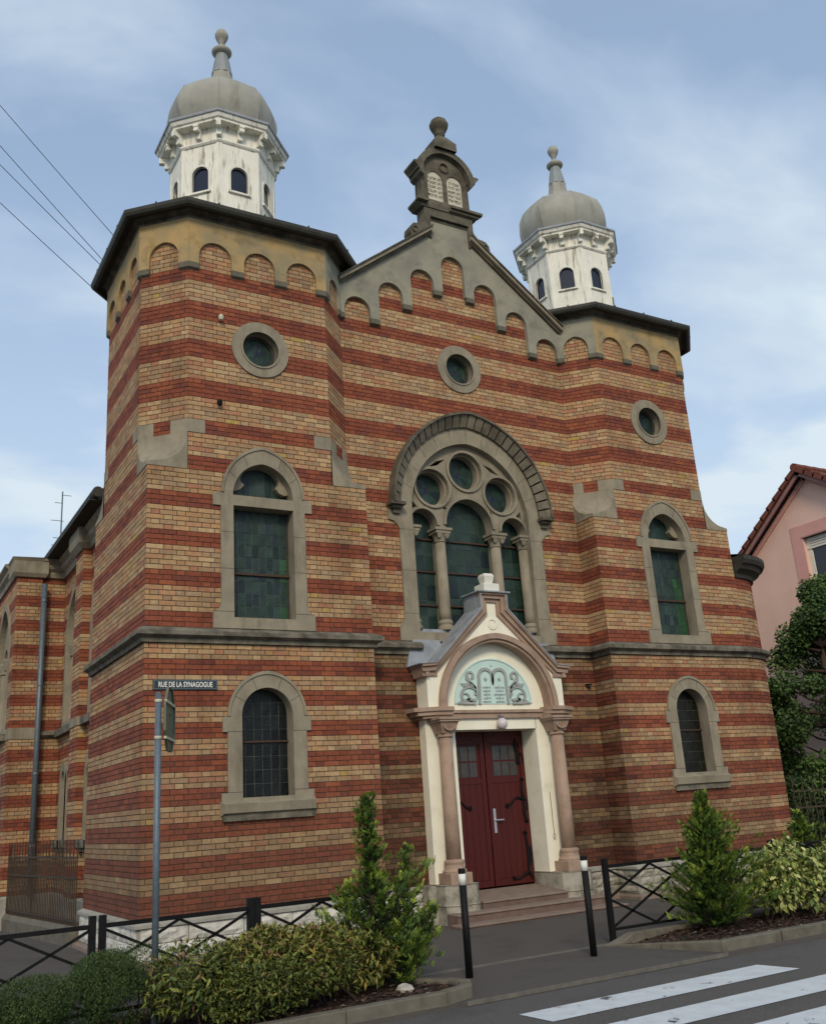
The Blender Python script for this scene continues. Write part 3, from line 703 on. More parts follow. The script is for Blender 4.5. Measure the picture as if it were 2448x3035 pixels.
for s in (-1,1):
    broach(s*a_,0,s,-1,e1,e2); broach(s*b_,0,-s,-1,e1,e2); broach(s*a_,DD,s,1,e1,e2)
    # stones tying the octagon corners
    q = octo(s)
    for i in range(1,5):
        La = min(.30,(Vector(q[i])-Vector(q[i-1])).length*.4); Lb = min(.27,(Vector(q[i+1])-Vector(q[i])).length*.4)
        u = (Vector(q[i-1])-Vector(q[i])).normalized()*La; v = (Vector(q[i+1])-Vector(q[i])).normalized()*Lb
        MB().sweep([tuple(Vector(q[i])+u), q[i], tuple(Vector(q[i])+v)], [(-.05,40*c+.004),(.010,40*c+.004),(.010,43*c-.006),(-.05,43*c-.006)]).build('corner_stone', M_stone, SYN)
    i = 5 if s < 0 else 0
    j = 4 if s < 0 else 1
    u = (Vector(q[j])-Vector(q[i])).normalized()*.2
    pth = [tuple(Vector(q[i])+u), q[i]] if s > 0 else [tuple(Vector(q[i])+u), q[i]]
    if s < 0: pth = [tuple(Vector(q[i])+u), q[i]]
    else: pth = [q[i], tuple(Vector(q[i])+u)]
    MB().sweep(pth, [(-.05,40*c+.004),(.010,40*c+.004),(.010,43*c-.006),(-.05,43*c-.006)]).build('corner_stone', M_stone, SYN)

# arcaded plaster bands ---------------------------------------------
ZT = 6.915
for F,Lg,cs,hw in arcades:
    o = [(-.02,ZT),(-.02,6.08)]
    for x in cs:
        o += [(x-hw,6.08)]+list(reversed(parch(x,hw,6.245,.28,8)))+[(x+hw,6.08)]
    o += [(Lg+.02,6.08),(Lg+.02,ZT)]
    grey = (abs(F.u.x) > .1 and abs(F.u.y) > .1 and F.P.x > 0 and F.n.y < 0) or (abs(F.u.x) > .1 and abs(F.u.y) > .1 and F.P.x > -4)
    MB().slab(F, [list(reversed(o))], -.04, .055).build('arcade_band', M_grey if grey else M_ochre, SYN)
    es = [-.02]+[e for x in cs for e in (x-hw,x+hw)]+[Lg+.02]
    for k in range(0,len(es),2):
        u0,u1 = es[k],es[k+1]
        MB().add([F(u0,6.082,.057),F(u1,6.082,.057),F(u1,6.082,-.03),F(u0,6.082,-.03),F(u0,5.99,.050),F(u1,5.99,.050),F(u1,5.955,.0),F(u0,5.955,.0),F(u0,5.955,-.03),F(u1,5.955,-.03)],
                 [(0,4,5,1),(4,7,6,5),(7,8,9,6),(0,3,8,7,4),(1,5,6,9,2)]).build('corbel', M_foot, SYN)
# gable plaster
FG = FY(dd)
def rk(x, o=0): return 8.31-.776*(abs(x)-.45)+o
o = [(2.56,rk(2.56)),(.45,8.31),(.45,8.66),(-.45,8.66),(-.45,8.31),(-2.56,rk(2.56)),(-2.56,6.07),(-2.487,6.07)]
for i,(x,t) in enumerate(garch):
    hw = .27 if i in (0,6) else .265
    zl = 6.07 if i == 0 else gfeet[i-1][1]+.12; zr = 6.07 if i == 6 else gfeet[i][1]+.12
    o += [(x-hw,zl)]+list(reversed(parch(x,hw,t-hw,hw,8)))+[(x+hw,zr)]
o += [(2.56,6.07)]
cl2 = [];
for p in o:
    if not cl2 or (abs(p[0]-cl2[-1][0])+abs(p[1]-cl2[-1][1])) > 1e-4: cl2.append(p)
MB().slab(FG, [cl2], -.3, .085).build('gable_band', M_grey, SYN)
for (x,zb) in gfeet+[(-2.525,5.945),(2.525,5.945)]:
    w_ = .10 if abs(x) < 2.4 else .045
    MB().add([FG(x-w_,zb+.122,.088),FG(x+w_,zb+.122,.088),FG(x+w_,zb+.122,-.03),FG(x-w_,zb+.122,-.03),FG(x-w_,zb+.03,.08),FG(x+w_,zb+.03,.08),FG(x+w_,zb,.0),FG(x-w_,zb,.0),FG(x-w_,zb,-.03),FG(x+w_,zb,-.03)],
             [(0,4,5,1),(4,7,6,5),(7,8,9,6),(0,3,8,7,4),(1,5,6,9,2)]).build('corbel', M_foot, SYN)
# raking cornice
for sg in (-1,1):
    xe = 2.60
    for (o0,o1,dp,mt_) in [(-.035,.03,.14,M_darkst),(.03,.11,.21,M_stone),(.11,.135,.245,M_belt)]:
        x0 = .46; MB().slab(FG, [[(sg*x0,rk(x0,o0)),(sg*xe,rk(xe,o0)),(sg*xe,rk(xe,o1)),(sg*x0,rk(x0,o1))]], -.5, dp, back=True).build('raking_cornice', mt_, SYN)
# nave roof behind the gable
MB().add([(-2.2,.9,5.9),(0,.9,7.7),(2.2,.9,5.9),(-2.2,3,5.9),(0,3,7.7),(2.2,3,5.9)],[(0,1,4,3),(1,2,5,4),(0,2,1),(3,4,5)]).build('roof', M_slate, SYN)

# tabernacle with the tablets of the law ----------------------------
tbn = MB().slab(FG, [[(-.58,8.62),(-.585,8.45),(-.62,8.30),(-.45,8.17),(-.45,8.66),(.45,8.66),(.45,8.17),(.62,8.30),(.585,8.45),(.58,8.62),(.58,8.90),(-.58,8.90)]], -.18, .12, back=True).build('gable_pinnacle', M_darkst, SYN)
for sg in (-1,1):
    sc = [(.55,8.62),(.60,8.52),(.68,8.44),(.78,8.43),(.87,8.41),(.945,8.32),(.96,8.20),(.93,8.10),(1.0,8.02),(1.10,7.98),(1.18,7.86),(.55,8.28)]
    MB().slab(FG, [[(sg*x,z) for x,z in sc]], -.12, .13, back=True).build('scroll', M_darkst, tbn)
    ring(FG, sg*.84, 8.28, .045, .085, .12, .155, 16).build('scroll_eye', M_darkst, tbn)
m = MB(); m.fbox(FG,-.45,.45,8.66,8.70,-.02,.16); m.fbox(FG,-.45,.45,8.60,8.66,-.02,.10); m.build('moulding', M_darkst, tbn)
m = MB(); m.slab(FG,[[(-.66,8.88),(.66,8.88),(.74,8.95),(.76,8.965),(.76,9.01),(-.76,9.01),(-.76,8.965),(-.74,8.95)]],-.22,.14,back=True)
m.fbox(FG,.02,.78,8.955,9.012,.13,.235); m.fbox(FG,-.78,-.52,8.955,9.012,.13,.235); m.fbox(FG,.0,.72,8.90,8.955,.13,.18); m.build('lower_cornice', M_darkst, tbn)
body = [(-.60,9.01),(.60,9.01),(.575,9.10),(.565,9.70)]+parch(0,.565,9.72,.55,12)[1:-1]+[(-.565,9.70),(-.575,9.10)]
th = []
for sg in (-1,1): th.append([(sg*.235-.185,9.14),(sg*.235+.185,9.14)]+parch(sg*.235,.185,9.66,.19,8))
MB().slab(FG, [body]+th+[hole(0,10.0,.10)], -.19, .075).build('tablet_frame', M_darkst, tbn)
MB().slab(FG, [body], -.19, -.12, back=True).build('back_panel', M_darkst, tbn)
ring(FG,0,10.0,.10,.125,.06,.10,24).build('moulding', M_darkst, tbn); MB().slab(FG,[arc(0,10.0,.102,0,2*PI,24)[:-1]],0,.05).build('boss', M_darkst, tbn)
heb = [['לא תרצח','לא תנאף','לא תגנב','לא תענה','לא תחמד'],['אנכי ה','לא יהיה','לא תשא','זכור את','כבד את']]
for k_,sg in enumerate((-1,1)):
    t_ = MB().slab(FG, [[(sg*.235-.184,9.14),(sg*.235+.184,9.14)]+parch(sg*.235,.184,9.66,.19,8)], .0, .052).build('tablet', M_tablet, tbn)
    for i,wd in enumerate(heb[k_]):
        text_obj(wd[::-1], .098, FG, sg*.235, 9.68-i*.104, .054, M_carve, 'inscription', t_, .003, .95, bold=.002)
A = parch(0,.70,9.74,.66,14); B = parch(0,.56,9.74,.53,14); MB().slab(FG,[A+list(reversed(B))],-.22,.18,back=True).build('arched_cornice', M_darkst, tbn)
A = parch(0,.60,9.74,.565,14); B = parch(0,.54,9.74,.51,14); MB().slab(FG,[A+list(reversed(B))],-.1,.115).build('moulding', M_darkst, tbn)
for sg in (-1,1):
    m = MB(); m.slab(FG,[[(sg*.56,9.60),(sg*.64,9.66),(sg*.66,9.74),(sg*.78,9.86),(sg*.78,9.90),(sg*.56,9.90)]],-.24,.20,back=True); m.build('cornice_end', M_darkst, tbn)
yb = dd-.0+.05
m = MB()
yb = dd-.04
for (w0,w1,z0_,z1_) in [(.26,.26,10.36,10.56),(.26,.11,10.56,10.76)]:
    m.add([(-w0,yb-w0*.8,z0_),(w0,yb-w0*.8,z0_),(w0,yb+w0*.8,z0_),(-w0,yb+w0*.8,z0_),(-w1,yb-w1*.8,z1_),(w1,yb-w1*.8,z1_),(w1,yb+w1*.8,z1_),(-w1,yb+w1*.8,z1_)],[(0,1,5,4),(1,2,6,5),(2,3,7,6),(3,0,4,7),(4,5,6,7)])
m.build('pedestal', M_darkst, tbn)
MB().lathe((0,yb),[(.09,10.74),(.085,10.80),(.115,10.83),(.115,10.86),(.09,10.88),(.15,10.94),(.195,11.04),(.205,11.10),(.19,11.11),(.17,11.18),(.10,11.245),(.02,11.27)],24).build('ball_finial', M_darkst, tbn, smooth=True)

# tower eaves -------------------------------------------------------
for s in (-1,1):
    q = [(-a_+e1,DD),(-a_,DD-e2),(-a_,e2),(-a_+e1,0),(-b_-e1,0),(-b_,e2),(-b_,DD-e2),(-b_-e1,DD)]
    if s > 0: q = [(-x,y) for x,y in reversed(q)]
    ev = MB().sweep(q, [(-.1,ZT-.0),(.065,ZT),(.07,ZT+.03),(.04,ZT+.035),(.045,ZT+.075),(.085,ZT+.115),(.13,ZT+.125)], True).build('eaves_cornice', M_belt, SYN)
    MB().sweep(q, [(.11,ZT+.12),(.16,ZT+.135),(.25,ZT+.115)], True).build('soffit', M_soffit, ev)
    MB().sweep(q, [(.225,ZT+.13),(.235,ZT+.085),(.27,ZT+.06),(.315,ZT+.08),(.34,ZT+.125),(.345,ZT+.185),(.325,ZT+.19)], True).build('gutter', M_gutter, ev)
    MB().sweep(q, [(.31,ZT+.175),(.0,ZT+.27),(-.85,ZT+.62)], True).build('tower_roof', M_slate, SYN)
    # brackets of the gutter
    for i in range(8):
        A = Vector(q[i]); B = Vector(q[(i+1)%8]); nrm = Vector(((B-A).y,-(B-A).x)).normalized(); n = max(1,int((B-A).length/.75))
        for k in range(n):
            p = A+(B-A)*((k+.5)/n)+nrm*.335; MB().box((p.x-.012,p.y-.012,ZT+.18),(p.x+.012,p.y+.012,ZT+.215)).build('gutter_clip', M_gutter, ev)
# lantern turrets ---------------------------------------------------
CY = 1.85
def octp(cx_, R): return [(cx_+R*math.cos(t), CY+R*math.sin(t)) for t in [-PI/8-PI*k/4 for k in range(8)]][::-1]
# order so that outward is on the right of travel
def octpath(cx_, R):
    p = octp(cx_, R); A = sum(p[i][0]*p[(i+1)%8][1]-p[(i+1)%8][0]*p[i][1] for i in range(8))
    return p if A > 0 else p[::-1]
for s in (-1,1):
    cx = -4.32 if s < 0 else 4.32
    R = 1.0; pt = octpath(cx, R)
    for_ = []
    lan = None; zb_, zt_ = 7.35, 9.42
    for i in range(8):
        F = frame(pt[i], pt[(i+1)%8]); w = F.L/2
        op = [(w-.165,8.40),(w+.165,8.40)]+parch(w,.165,8.77,.17,8)
        o = MB().slab(F, [[(0,zb_),(F.L,zb_),(F.L,zt_),(0,zt_)], op], -.06, 0)
        if lan is None: lan = o.build('lantern', M_lwhite, SYN)
        else: o.build('lantern_panel', M_lwhite, lan)
        A = [(w-.20,8.385),(w+.20,8.385)]+parch(w,.205,8.77,.21,8)
        MB().slab(F, [A, op], -.02, .018).build('window_frame', M_wframe, lan)
        MB().fbox(F, w-.22, w+.22, 8.35, 8.385, -.01, .045).build('window_sill', M_lwhite, lan)
        bl = i in (1,2)
        MB().slab(F, [[(w-.17,8.39),(w+.17,8.39)]+parch(w,.17,8.77,.175,8)], -.055, -.045).build('window_pane', M_dglass, lan)
        m = MB(); m.fbox(F,.0,.055,zb_,zt_,-.01,.012); m.fbox(F,F.L-.055,F.L,zb_,zt_,-.01,.012); m.build('corner_board', M_lwhite, lan)
        for k in (.17,.83): MB().fbox(F,F.L*k-.006,F.L*k+.006,zb_,8.3,-.003,.006).build('panel_strip', M_lwhite, lan)
        for k in (.5,): 
            u = F.L*k; bk = MB(); bk.slab(frame((0,0),(1,0)) if False else F, [[(u-.045,9.50),(u+.045,9.50),(u+.045,9.74),(u-.045,9.74)]], 0, .10); bk.fbox(F,u-.045,u+.045,9.62,9.74,.10,.20); bk.fbox(F,u-.05,u+.05,9.70,9.745,.0,.215); bk.build('bracket', M_lwhite, lan)
    for i in range(8):
        p = Vector(pt[i]); ctr = Vector((cx,CY)); nrm = (p-ctr).normalized(); tq = Vector((-nrm.y,nrm.x))
        bk = MB()
        for (d0,d1,z0_,z1_) in [(-.02,.11,9.50,9.74),(.11,.22,9.62,9.74)]:
            P_ = [p+nrm*d+tq*t for d in (d0,d1) for t in (-.045,.045)]
            bk.add([(*P_[0],z0_),(*P_[1],z0_),(*P_[3],z0_),(*P_[2],z0_),(*P_[0],z1_),(*P_[1],z1_),(*P_[3],z1_),(*P_[2],z1_)],[(0,3,2,1),(4,5,6,7),(0,1,5,4),(1,2,6,5),(2,3,7,6),(3,0,4,7)])
        bk.build('bracket', M_lwhite, lan)
    MB().sweep(pt,[(-.05,9.40),(.02,9.40),(.045,9.43),(.045,9.46),(.02,9.48),(.02,9.745)],True).build('frieze', M_lwhite, lan)
    MB().sweep(pt,[(.0,9.745),(.20,9.745),(.205,9.78),(.235,9.80),(.26,9.86),(.265,9.885)],True).build('lantern_cornice', M_lwhite, lan)
    MB().sweep(pt,[(.25,9.88),(.285,9.875),(.293,9.905),(.288,9.925),(-.10,9.985)],True).build('cornice_flashing', M_zinc, lan)
    # onion dome, eight gores with standing seams
    dprof = [(.86,9.93),(.90,10.02),(.98,10.16),(1.045,10.33),(1.07,10.50),(1.06,10.66),(1.01,10.80),(.96,10.92),(.86,11.02),(.71,11.11),(.52,11.20),(.36,11.30),(.28,11.42)]
    ds = [(r_*1.01,z_) for r_,z_ in dprof]
    dome = None
    for i in range(8):
        t0 = PI/8+PI*i/4; vs = []; fs = []; nu = 6
        for (r_,z_) in ds:
            for k in range(nu+1):
                f_ = k/nu; t = t0+f_*PI/4
                # gore: between the flat chord and a slight outward bulge
                ax = Vector((math.cos(t0),math.sin(t0)))*r_; bx = Vector((math.cos(t0+PI/4),math.sin(t0+PI/4)))*r_
                p = ax.lerp(bx,f_); bul = .045*r_*math.sin(PI*f_)**.8*(1 if r_ > .6 else r_/.6); p = p+p.normalized()*bul
                vs.append((cx+p.x, CY+p.y, z_))
        w = nu+1
        for j in range(len(ds)-1):
            for k in range(nu): fs.append((j*w+k,j*w+k+1,(j+1)*w+k+1,(j+1)*w+k))
        o = MB().add(vs,fs)
        if dome is None: dome = o.build('onion_dome', M_lead, SYN, smooth=True)
        else: o.build('dome_gore', M_lead, dome, smooth=True)
        MB().tube([(cx+r_*math.cos(t0),CY+r_*math.sin(t0),z_) for r_,z_ in ds], .011, 6).build('dome_seam', M_lead, dome)
    MB().lathe((cx,CY),[(.30,11.38),(.265,11.45),(.235,11.62),(.21,11.80)],8,PI/8).build('spire_base', M_lead, dome)
    MB().lathe((cx,CY),[(.215,11.79),(.165,12.08),(.118,12.33),(.12,12.34)],12).build('spire', M_spire, dome)
    MB().lathe((cx,CY),[(.11,12.30),(.18,12.33),(.205,12.37),(.205,12.40),(.17,12.44),(.10,12.47),(.055,12.52),(.048,12.60),(.07,12.62),(.06,12.65),(.105,12.70),(.135,12.78),(.14,12.83),(.125,12.835),(.11,12.90),(.05,12.95),(.01,12.96)],20).build('finial', M_lead, dome, smooth=True)

# ------------------------------------------------------------------ portal
FP = FY(.10)
por = MB().fbox(FY(0),-1.42,1.42,-1.17,-.66,-.54,-.20).build('portal_body', M_cream, SYN) if False else None
# cream gable body with the pointed opening
gb = [(-1.42,-1.17)]+[(-1.42,-.66),(-1.25,-.62),(-.16,.46),(-.16,.74),(.16,.74),(.16,.46),(1.25,-.62),(1.42,-.66),(1.42,-1.17),(1.20,-1.17)]+parch(0,1.20,-1.16,1.26,16)[1:-1]+[(-1.20,-1.17)]
FB = FY(.20)
PB = MB().slab(FB, [list(reversed(gb))], -.36, 0).build('portal_gable', M_cream, SYN)
# brown archivolt in two orders
for (w0,h0,w1,h1,y0,y1) in [(1.225,1.275,1.13,1.18,.10,.42),(1.135,1.185,1.078,1.13,.14,.42)]:
    A = parch(0,w0,-1.17,h0,20); B = parch(0,w1,-1.17,h1,20)
    MB().slab(FY(0),[A+list(reversed(B))],-y1,-y0).build('archivolt', M_brown, PB)
# raking cornice: steps of moulding
oo = [(1.555,-.455),(1.262,-.435),(.275,.545),(.295,.825)]; ii = [(1.50,-.66),(1.29,-.64),(.105,.435),(.105,.665)]
def lerp(a,b,t): return [(p[0]+(q[0]-p[0])*t, p[1]+(q[1]-p[1])*t) for p,q in zip(a,b)]
def mir(p): return [(-x,z) for x,z in p]
for t0,t1,y0,y1 in [(0,.22,.08,.56),(.22,.62,.12,.5),(.62,1,.165,.5)]:
    a = lerp(oo,ii,t0); b = lerp(oo,ii,t1)
    loop = a+mir(a)[::-1]+mir(b)+b[::-1]
    MB().slab(FY(0),[loop],-y1,-y0).build('raking_moulding', M_brown, PB)
# returns of the moulding along the sides
for sg in (-1,1):
    m = MB(); 
    for (w,z0_,z1_) in [(1.56,-.50,-.455),(1.52,-.58,-.50),(1.47,-.66,-.58)]: m.box((min(sg*1.40,sg*w),.131,z0_+.001),(max(sg*1.40,sg*w),dd,z1_-.001))
    m.build('side_cornice', M_brown, PB)
# zinc roof
zr = [(1.60,-.448),(1.272,-.425),(.29,.548),(.29,.80),(.27,.80),(.27,.53),(1.262,-.437),(1.60,-.462)]
for sg in (-1,1):
    MB().slab(FY(0),[[(sg*x,z) for x,z in zr]],-.62,-.065,back=True).build('zinc_roof', M_zinc, PB)
    MB().slab(FY(0),[[(sg*1.60,-.45),(sg*1.27,-.43),(sg*.9,-.06),(sg*.93,.02),(sg*1.45,.02),(sg*1.55,-.2)]],-.56,-.50).build('wall_flashing', M_zinc, PB)
MB().box((-.30,.222,.53),(.30,.56,.818)).build('ridge_box', M_zinc, PB)
for sg in (-1,1):
    m = MB(); m.box((min(sg*1.22,sg*1.50),.175,-.655),(max(sg*1.22,sg*1.50),.5,-.47)); m.build('cornice_core', M_brown, PB)
MB().box((-.345,.04,.825),(.345,.60,.85)).build('ridge_cap', M_zinc, PB)
fn = MB(); fn.box((-.165,.10,.85),(.165,.42,1.0))
fn.add([(-.08,.18,1.0),(.08,.18,1.0),(.08,.34,1.0),(-.08,.34,1.0),(-.11,.15,1.15),(.11,.15,1.15),(.11,.37,1.15),(-.11,.37,1.15),(-.085,.175,1.20),(.085,.175,1.20),(.085,.345,1.20),(-.085,.345,1.20)],
       [(0,1,5,4),(1,2,6,5),(2,3,7,6),(3,0,4,7),(4,5,9,8),(5,6,10,9),(6,7,11,10),(7,4,8,11),(8,9,10,11)])
fn.build('white_finial', M_wframe, PB, bevel=.012)
ring(FB,0,.28,.075,.10,-.01,.018,24).build('rosette', M_cream, PB); MB().slab(FB,[arc(0,.27,.055,0,2*PI,16)[:-1]],-.01,.012).build('rosette', M_cream, PB)
# tympanum
ty = MB().slab(FY(.36),[[(-1.11,-1.21),(1.11,-1.21)]+parch(0,1.11,-1.17,1.16,16)],-.06,0).build('tympanum', M_cream, PB)
bd = [(-.81,-1.10),(.81,-1.10)]+parch(0,.81,-1.08,.77,18)
MB().slab(FY(.36),[bd],-.01,.012).build('turquoise_field', M_blue, ty)
A = parch(0,.81,-1.09,.78,20); B = parch(0,.785,-1.09,.755,20); MB().slab(FY(.36),[A+list(reversed(B))],.0,.026).build('field_rim', M_blue, ty)
FR = FY(.345)
def strip(pts, w, d0=0, d1=.03):
    Lp = []; Rp = []; ws = w if isinstance(w,list) else [w]*len(pts)
    for i,p in enumerate(pts):
        a = Vector(pts[max(i-1,0)]); b = Vector(pts[min(i+1,len(pts)-1)]); t = (b-a).normalized(); n_ = Vector((-t.y,t.x))*ws[i]/2
        Lp.append((p[0]+n_.x,p[1]+n_.y)); Rp.append((p[0]-n_.x,p[1]-n_.y))
    return Lp+Rp[::-1], d0, d1
def relief(pts, w, name='scrollwork', d1=.022):
    if name == 'scrollwork': pts = [((.30+(abs(x)-.30)*1.45)*(1 if x > 0 else -1), -1.10+(z+1.10)*1.08) for x,z in pts]; w = [q*1.25 for q in w]
    lp,d0,_ = strip(pts,w); m = MB()
    n_ = len(pts); 
    for i in range(n_-1):
        q = [lp[i],lp[i+1],lp[2*n_-2-i],lp[2*n_-1-i]]
        m.add([FR(*p,d1) for p in q]+[FR(*p,-.006) for p in q],[(0,1,2,3),(0,4,5,1),(2,6,7,3),(1,5,6,2),(3,7,4,0)])
    m.build(name, M_relief, ty)
# twin arched outline of the tablets
cz = -.635
for sg in (-1,1):
    P_ = [(sg*.30,-1.10),(sg*.285,-.70)]+[(sg*.145+sg*.14*math.cos(t), cz+.14*math.sin(t)) for t in [PI*k/10 for k in range(0,10)]]+[(sg*.0,-.70),(sg*.0,-.765)]
    relief(P_, [.052]*(len(P_)-2)+[.05,.02], 'tablet_outline')
    st = [(sg*.145+(.038 if k%2 == 0 else .016)*math.sin(2*PI*k/10), -.675+(.038 if k%2 == 0 else .016)*math.cos(2*PI*k/10)) for k in range(10)]
    MB().slab(FR,[st if sg else st],-.006,.012).build('star', M_relief, ty)
    # acanthus scrolls
    relief([(sg*(.445+.11*math.cos(t)),-.965+.13*math.sin(t)) for t in [-.7+4.2*k/16 for k in range(17)]][::-1], [.012+.028*k/16 for k in range(17)])
    relief([(sg*(.50+.05*math.cos(t)),-.99+.06*math.sin(t)) for t in [.6+3.6*k/10 for k in range(11)]], [.014+.03*k/10 for k in range(11)])
    relief([(sg*.36,-.96),(sg*.345,-.88),(sg*.37,-.80),(sg*.42,-.75),(sg*.455,-.70),(sg*.46,-.64),(sg*.44,-.60),(sg*.40,-.59),(sg*.37,-.63),(sg*.375,-.68),(sg*.40,-.70)], [.03,.03,.028,.04,.055,.04,.03,.03,.035,.04,.02])
    relief([(sg*.42,-.76),(sg*.47,-.80),(sg*.52,-.80),(sg*.55,-.775)], [.03,.05,.045,.012]); relief([(sg*.42,-.77),(sg*.39,-.82),(sg*.345,-.84),(sg*.33,-.82)], [.03,.05,.04,.012])
    relief([(sg*.36,-1.10),(sg*.42,-1.075),(sg*.50,-1.085),(sg*.56,-1.07),(sg*.62,-1.09)], [.02,.05,.04,.05,.012]); relief([(sg*.35,-1.04),(sg*.43,-1.04),(sg*.50,-1.03)], [.02,.06,.02])
MB().slab(FR,[arc(0,-.44,.012,0,2*PI,8)[:-1]],-.006,.01).build('star', M_relief, ty)
rws = [('לא תרצח','אנכי ה אלהיך'),('לא תנאף','לא יהיה לך'),('לא תגנב','לא תשא את שם'),('לא תענה','זכור את יום'),('לא תחמד','כבד את אביך')]
nums = [('ו','א'),('ז','ב'),('ח','ג'),('ט','ד'),('י','ה')]
for i,(l_,r_) in enumerate(rws):
    z_ = -.815-i*.062
    text_obj(l_[::-1], .042, FR, -.14, z_, .012, M_relief, 'inscription', ty, .002, 1.0, bold=.0006); text_obj(r_[::-1], .042, FR, .13, z_, .012, M_relief, 'inscription', ty, .002, .85, bold=.0006)
    text_obj(nums[i][0], .026, FR, -.14, z_+.032, .012, M_relief, 'inscription', ty, .002); text_obj(nums[i][1], .026, FR, .13, z_+.032, .012, M_relief, 'inscription', ty, .002)
# lintel mouldings
m = MB(); m.box((-1.0,.27,-1.255),(1.0,.5,-1.205)); m.box((-.98,.30,-1.345),(.98,.5,-1.255)); m.build('lintel_moulding', M_brown, PB)
MB().box((-.86,.35,-1.53),(.86,.9,-1.345)).build('lintel', M_cream, PB)
for sg in (-1,1):
    def bx(x0,x1,y0,y1,z0_,z1_,nm,mt_,par=PB,bv=0):
        x0,x1 = sorted((sg*x0,sg*x1)); return MB().box((x0,y0,z0_),(x1,y1,z1_)).build(nm,mt_,par,bevel=bv)
    # impost moulding, chamfered at the outside front
    for (g_,z0_,z1_) in [(.30,-1.235,-1.17),(.22,-1.30,-1.235),(.12,-1.345,-1.30)]:
        xs_ = [(sg*.98,.55),(sg*.98,.27-g_*.3),(sg*1.02,.17-g_*.45),(sg*1.30,.17-g_*.45),(sg*(1.40+g_*.9),.25),(sg*(1.40+g_*.9),.55)]
        m = MB(); n_ = len(xs_); m.add([(x,y,z0_) for x,y in xs_]+[(x,y,z1_) for x,y in xs_],[tuple(range(n_)),tuple(range(2*n_-1,n_-1,-1))]+[(i,(i+1)%n_,n_+(i+1)%n_,n_+i) for i in range(n_)]); m.build('impost', M_brown, PB)
    bx(.85,1.42,.35,dd,-3.92,-1.34,'pilaster',M_cream)
    bx(.851,1.0,.50,.95,-3.92,-1.53,'door_reveal',M_cream)
    # column
    cx = sg*1.16; cyy = .17
    MB().lathe((cx,cyy),[(.122,-3.56),(.118,-3.0),(.108,-1.66)],24).build('column', M_brown, PB, smooth=True)
    MB().lathe((cx,cyy),[(.19,-3.76),(.195,-3.73),(.165,-3.69),(.155,-3.64),(.165,-3.60),(.16,-3.575),(.125,-3.555)],24).build('column_base', M_brown, PB)
    bx(.96,1.36,-.03,.37,-3.925,-3.757,'column_pedestal',M_brown,bv=.008)
    cpl = MB(); cpl.lathe((cx,cyy),[(.11,-1.67),(.135,-1.655),(.135,-1.635),(.115,-1.62),(.13,-1.56),(.165,-1.47)],20)
    for zz,w0,w1 in [(-1.60,.115,.175)]:
        cpl.add([(cx-w0,cyy-w0,zz),(cx+w0,cyy-w0,zz),(cx+w0,cyy+w0,zz),(cx-w0,cyy+w0,zz),(cx-w1,cyy-w1,-1.42),(cx+w1,cyy-w1,-1.42),(cx+w1,cyy+w1,-1.42),(cx-w1,cyy+w1,-1.42)],[(0,1,5,4),(1,2,6,5),(2,3,7,6),(3,0,4,7),(4,5,6,7)])
    cpl.box((cx-.205,cyy-.205,-1.418),(cx+.205,cyy+.2,-1.385)); cpl.box((cx-.225,cyy-.225,-1.384),(cx+.225,cyy+.2,-1.347))
    cpl.build('capital', M_brown, PB)
    sh_ = [(cx-.11,-1.44),(cx+.11,-1.44)]+[(cx+.11*math.cos(t),-1.49-.085*math.sin(t)) for t in [PI*k/8 for k in range(9)]]
    FCp = FY(cyy-.165); A_ = [(cx+.12*math.cos(t),-1.475-.09*math.sin(t)) for t in [PI*k/10 for k in range(11)]]; B_ = [(cx+.095*math.cos(t),-1.475-.067*math.sin(t)) for t in [PI*k/10 for k in range(10,-1,-1)]]
    MB().slab(FCp,[(A_+B_)[::-1]],-.05,.012).build('capital_shield', M_brown, PB)
    # stone pedestals
    rough = [(.835,1.46,-.12,.82,-4.22,-3.925),(.825,1.47,-.135,.82,-4.6,-4.222),(1.30,1.60,.28,.56,-4.22,-3.93),(1.30,1.61,.26,.56,-4.6,-4.222)]
    for k,(x0,x1,y0,y1,z0_,z1_) in enumerate(rough): 
        xa,xb = sorted((sg*x0,sg*x1))
        if k < 2:
            ch_ = .13; inn = sg*x0; out_ = sg*x1
            xs_ = [(inn,y1),(inn,y0+ch_),(inn+sg*ch_,y0),(out_-sg*ch_,y0),(out_,y0+ch_),(out_,y1)]; n_ = 6
            MB().add([(x,y,z0_) for x,y in xs_]+[(x,y,z1_) for x,y in xs_],[tuple(range(n_)),tuple(range(2*n_-1,n_-1,-1))]+[(i,(i+1)%n_,n_+(i+1)%n_,n_+i) for i in range(n_)]).build('pedestal_stone', M_pale, PB, bevel=.012)
        else: MB().box((xa,y0,z0_),(xb,y1,z1_)).build('pedestal_stone', M_pale, PB, bevel=.012)
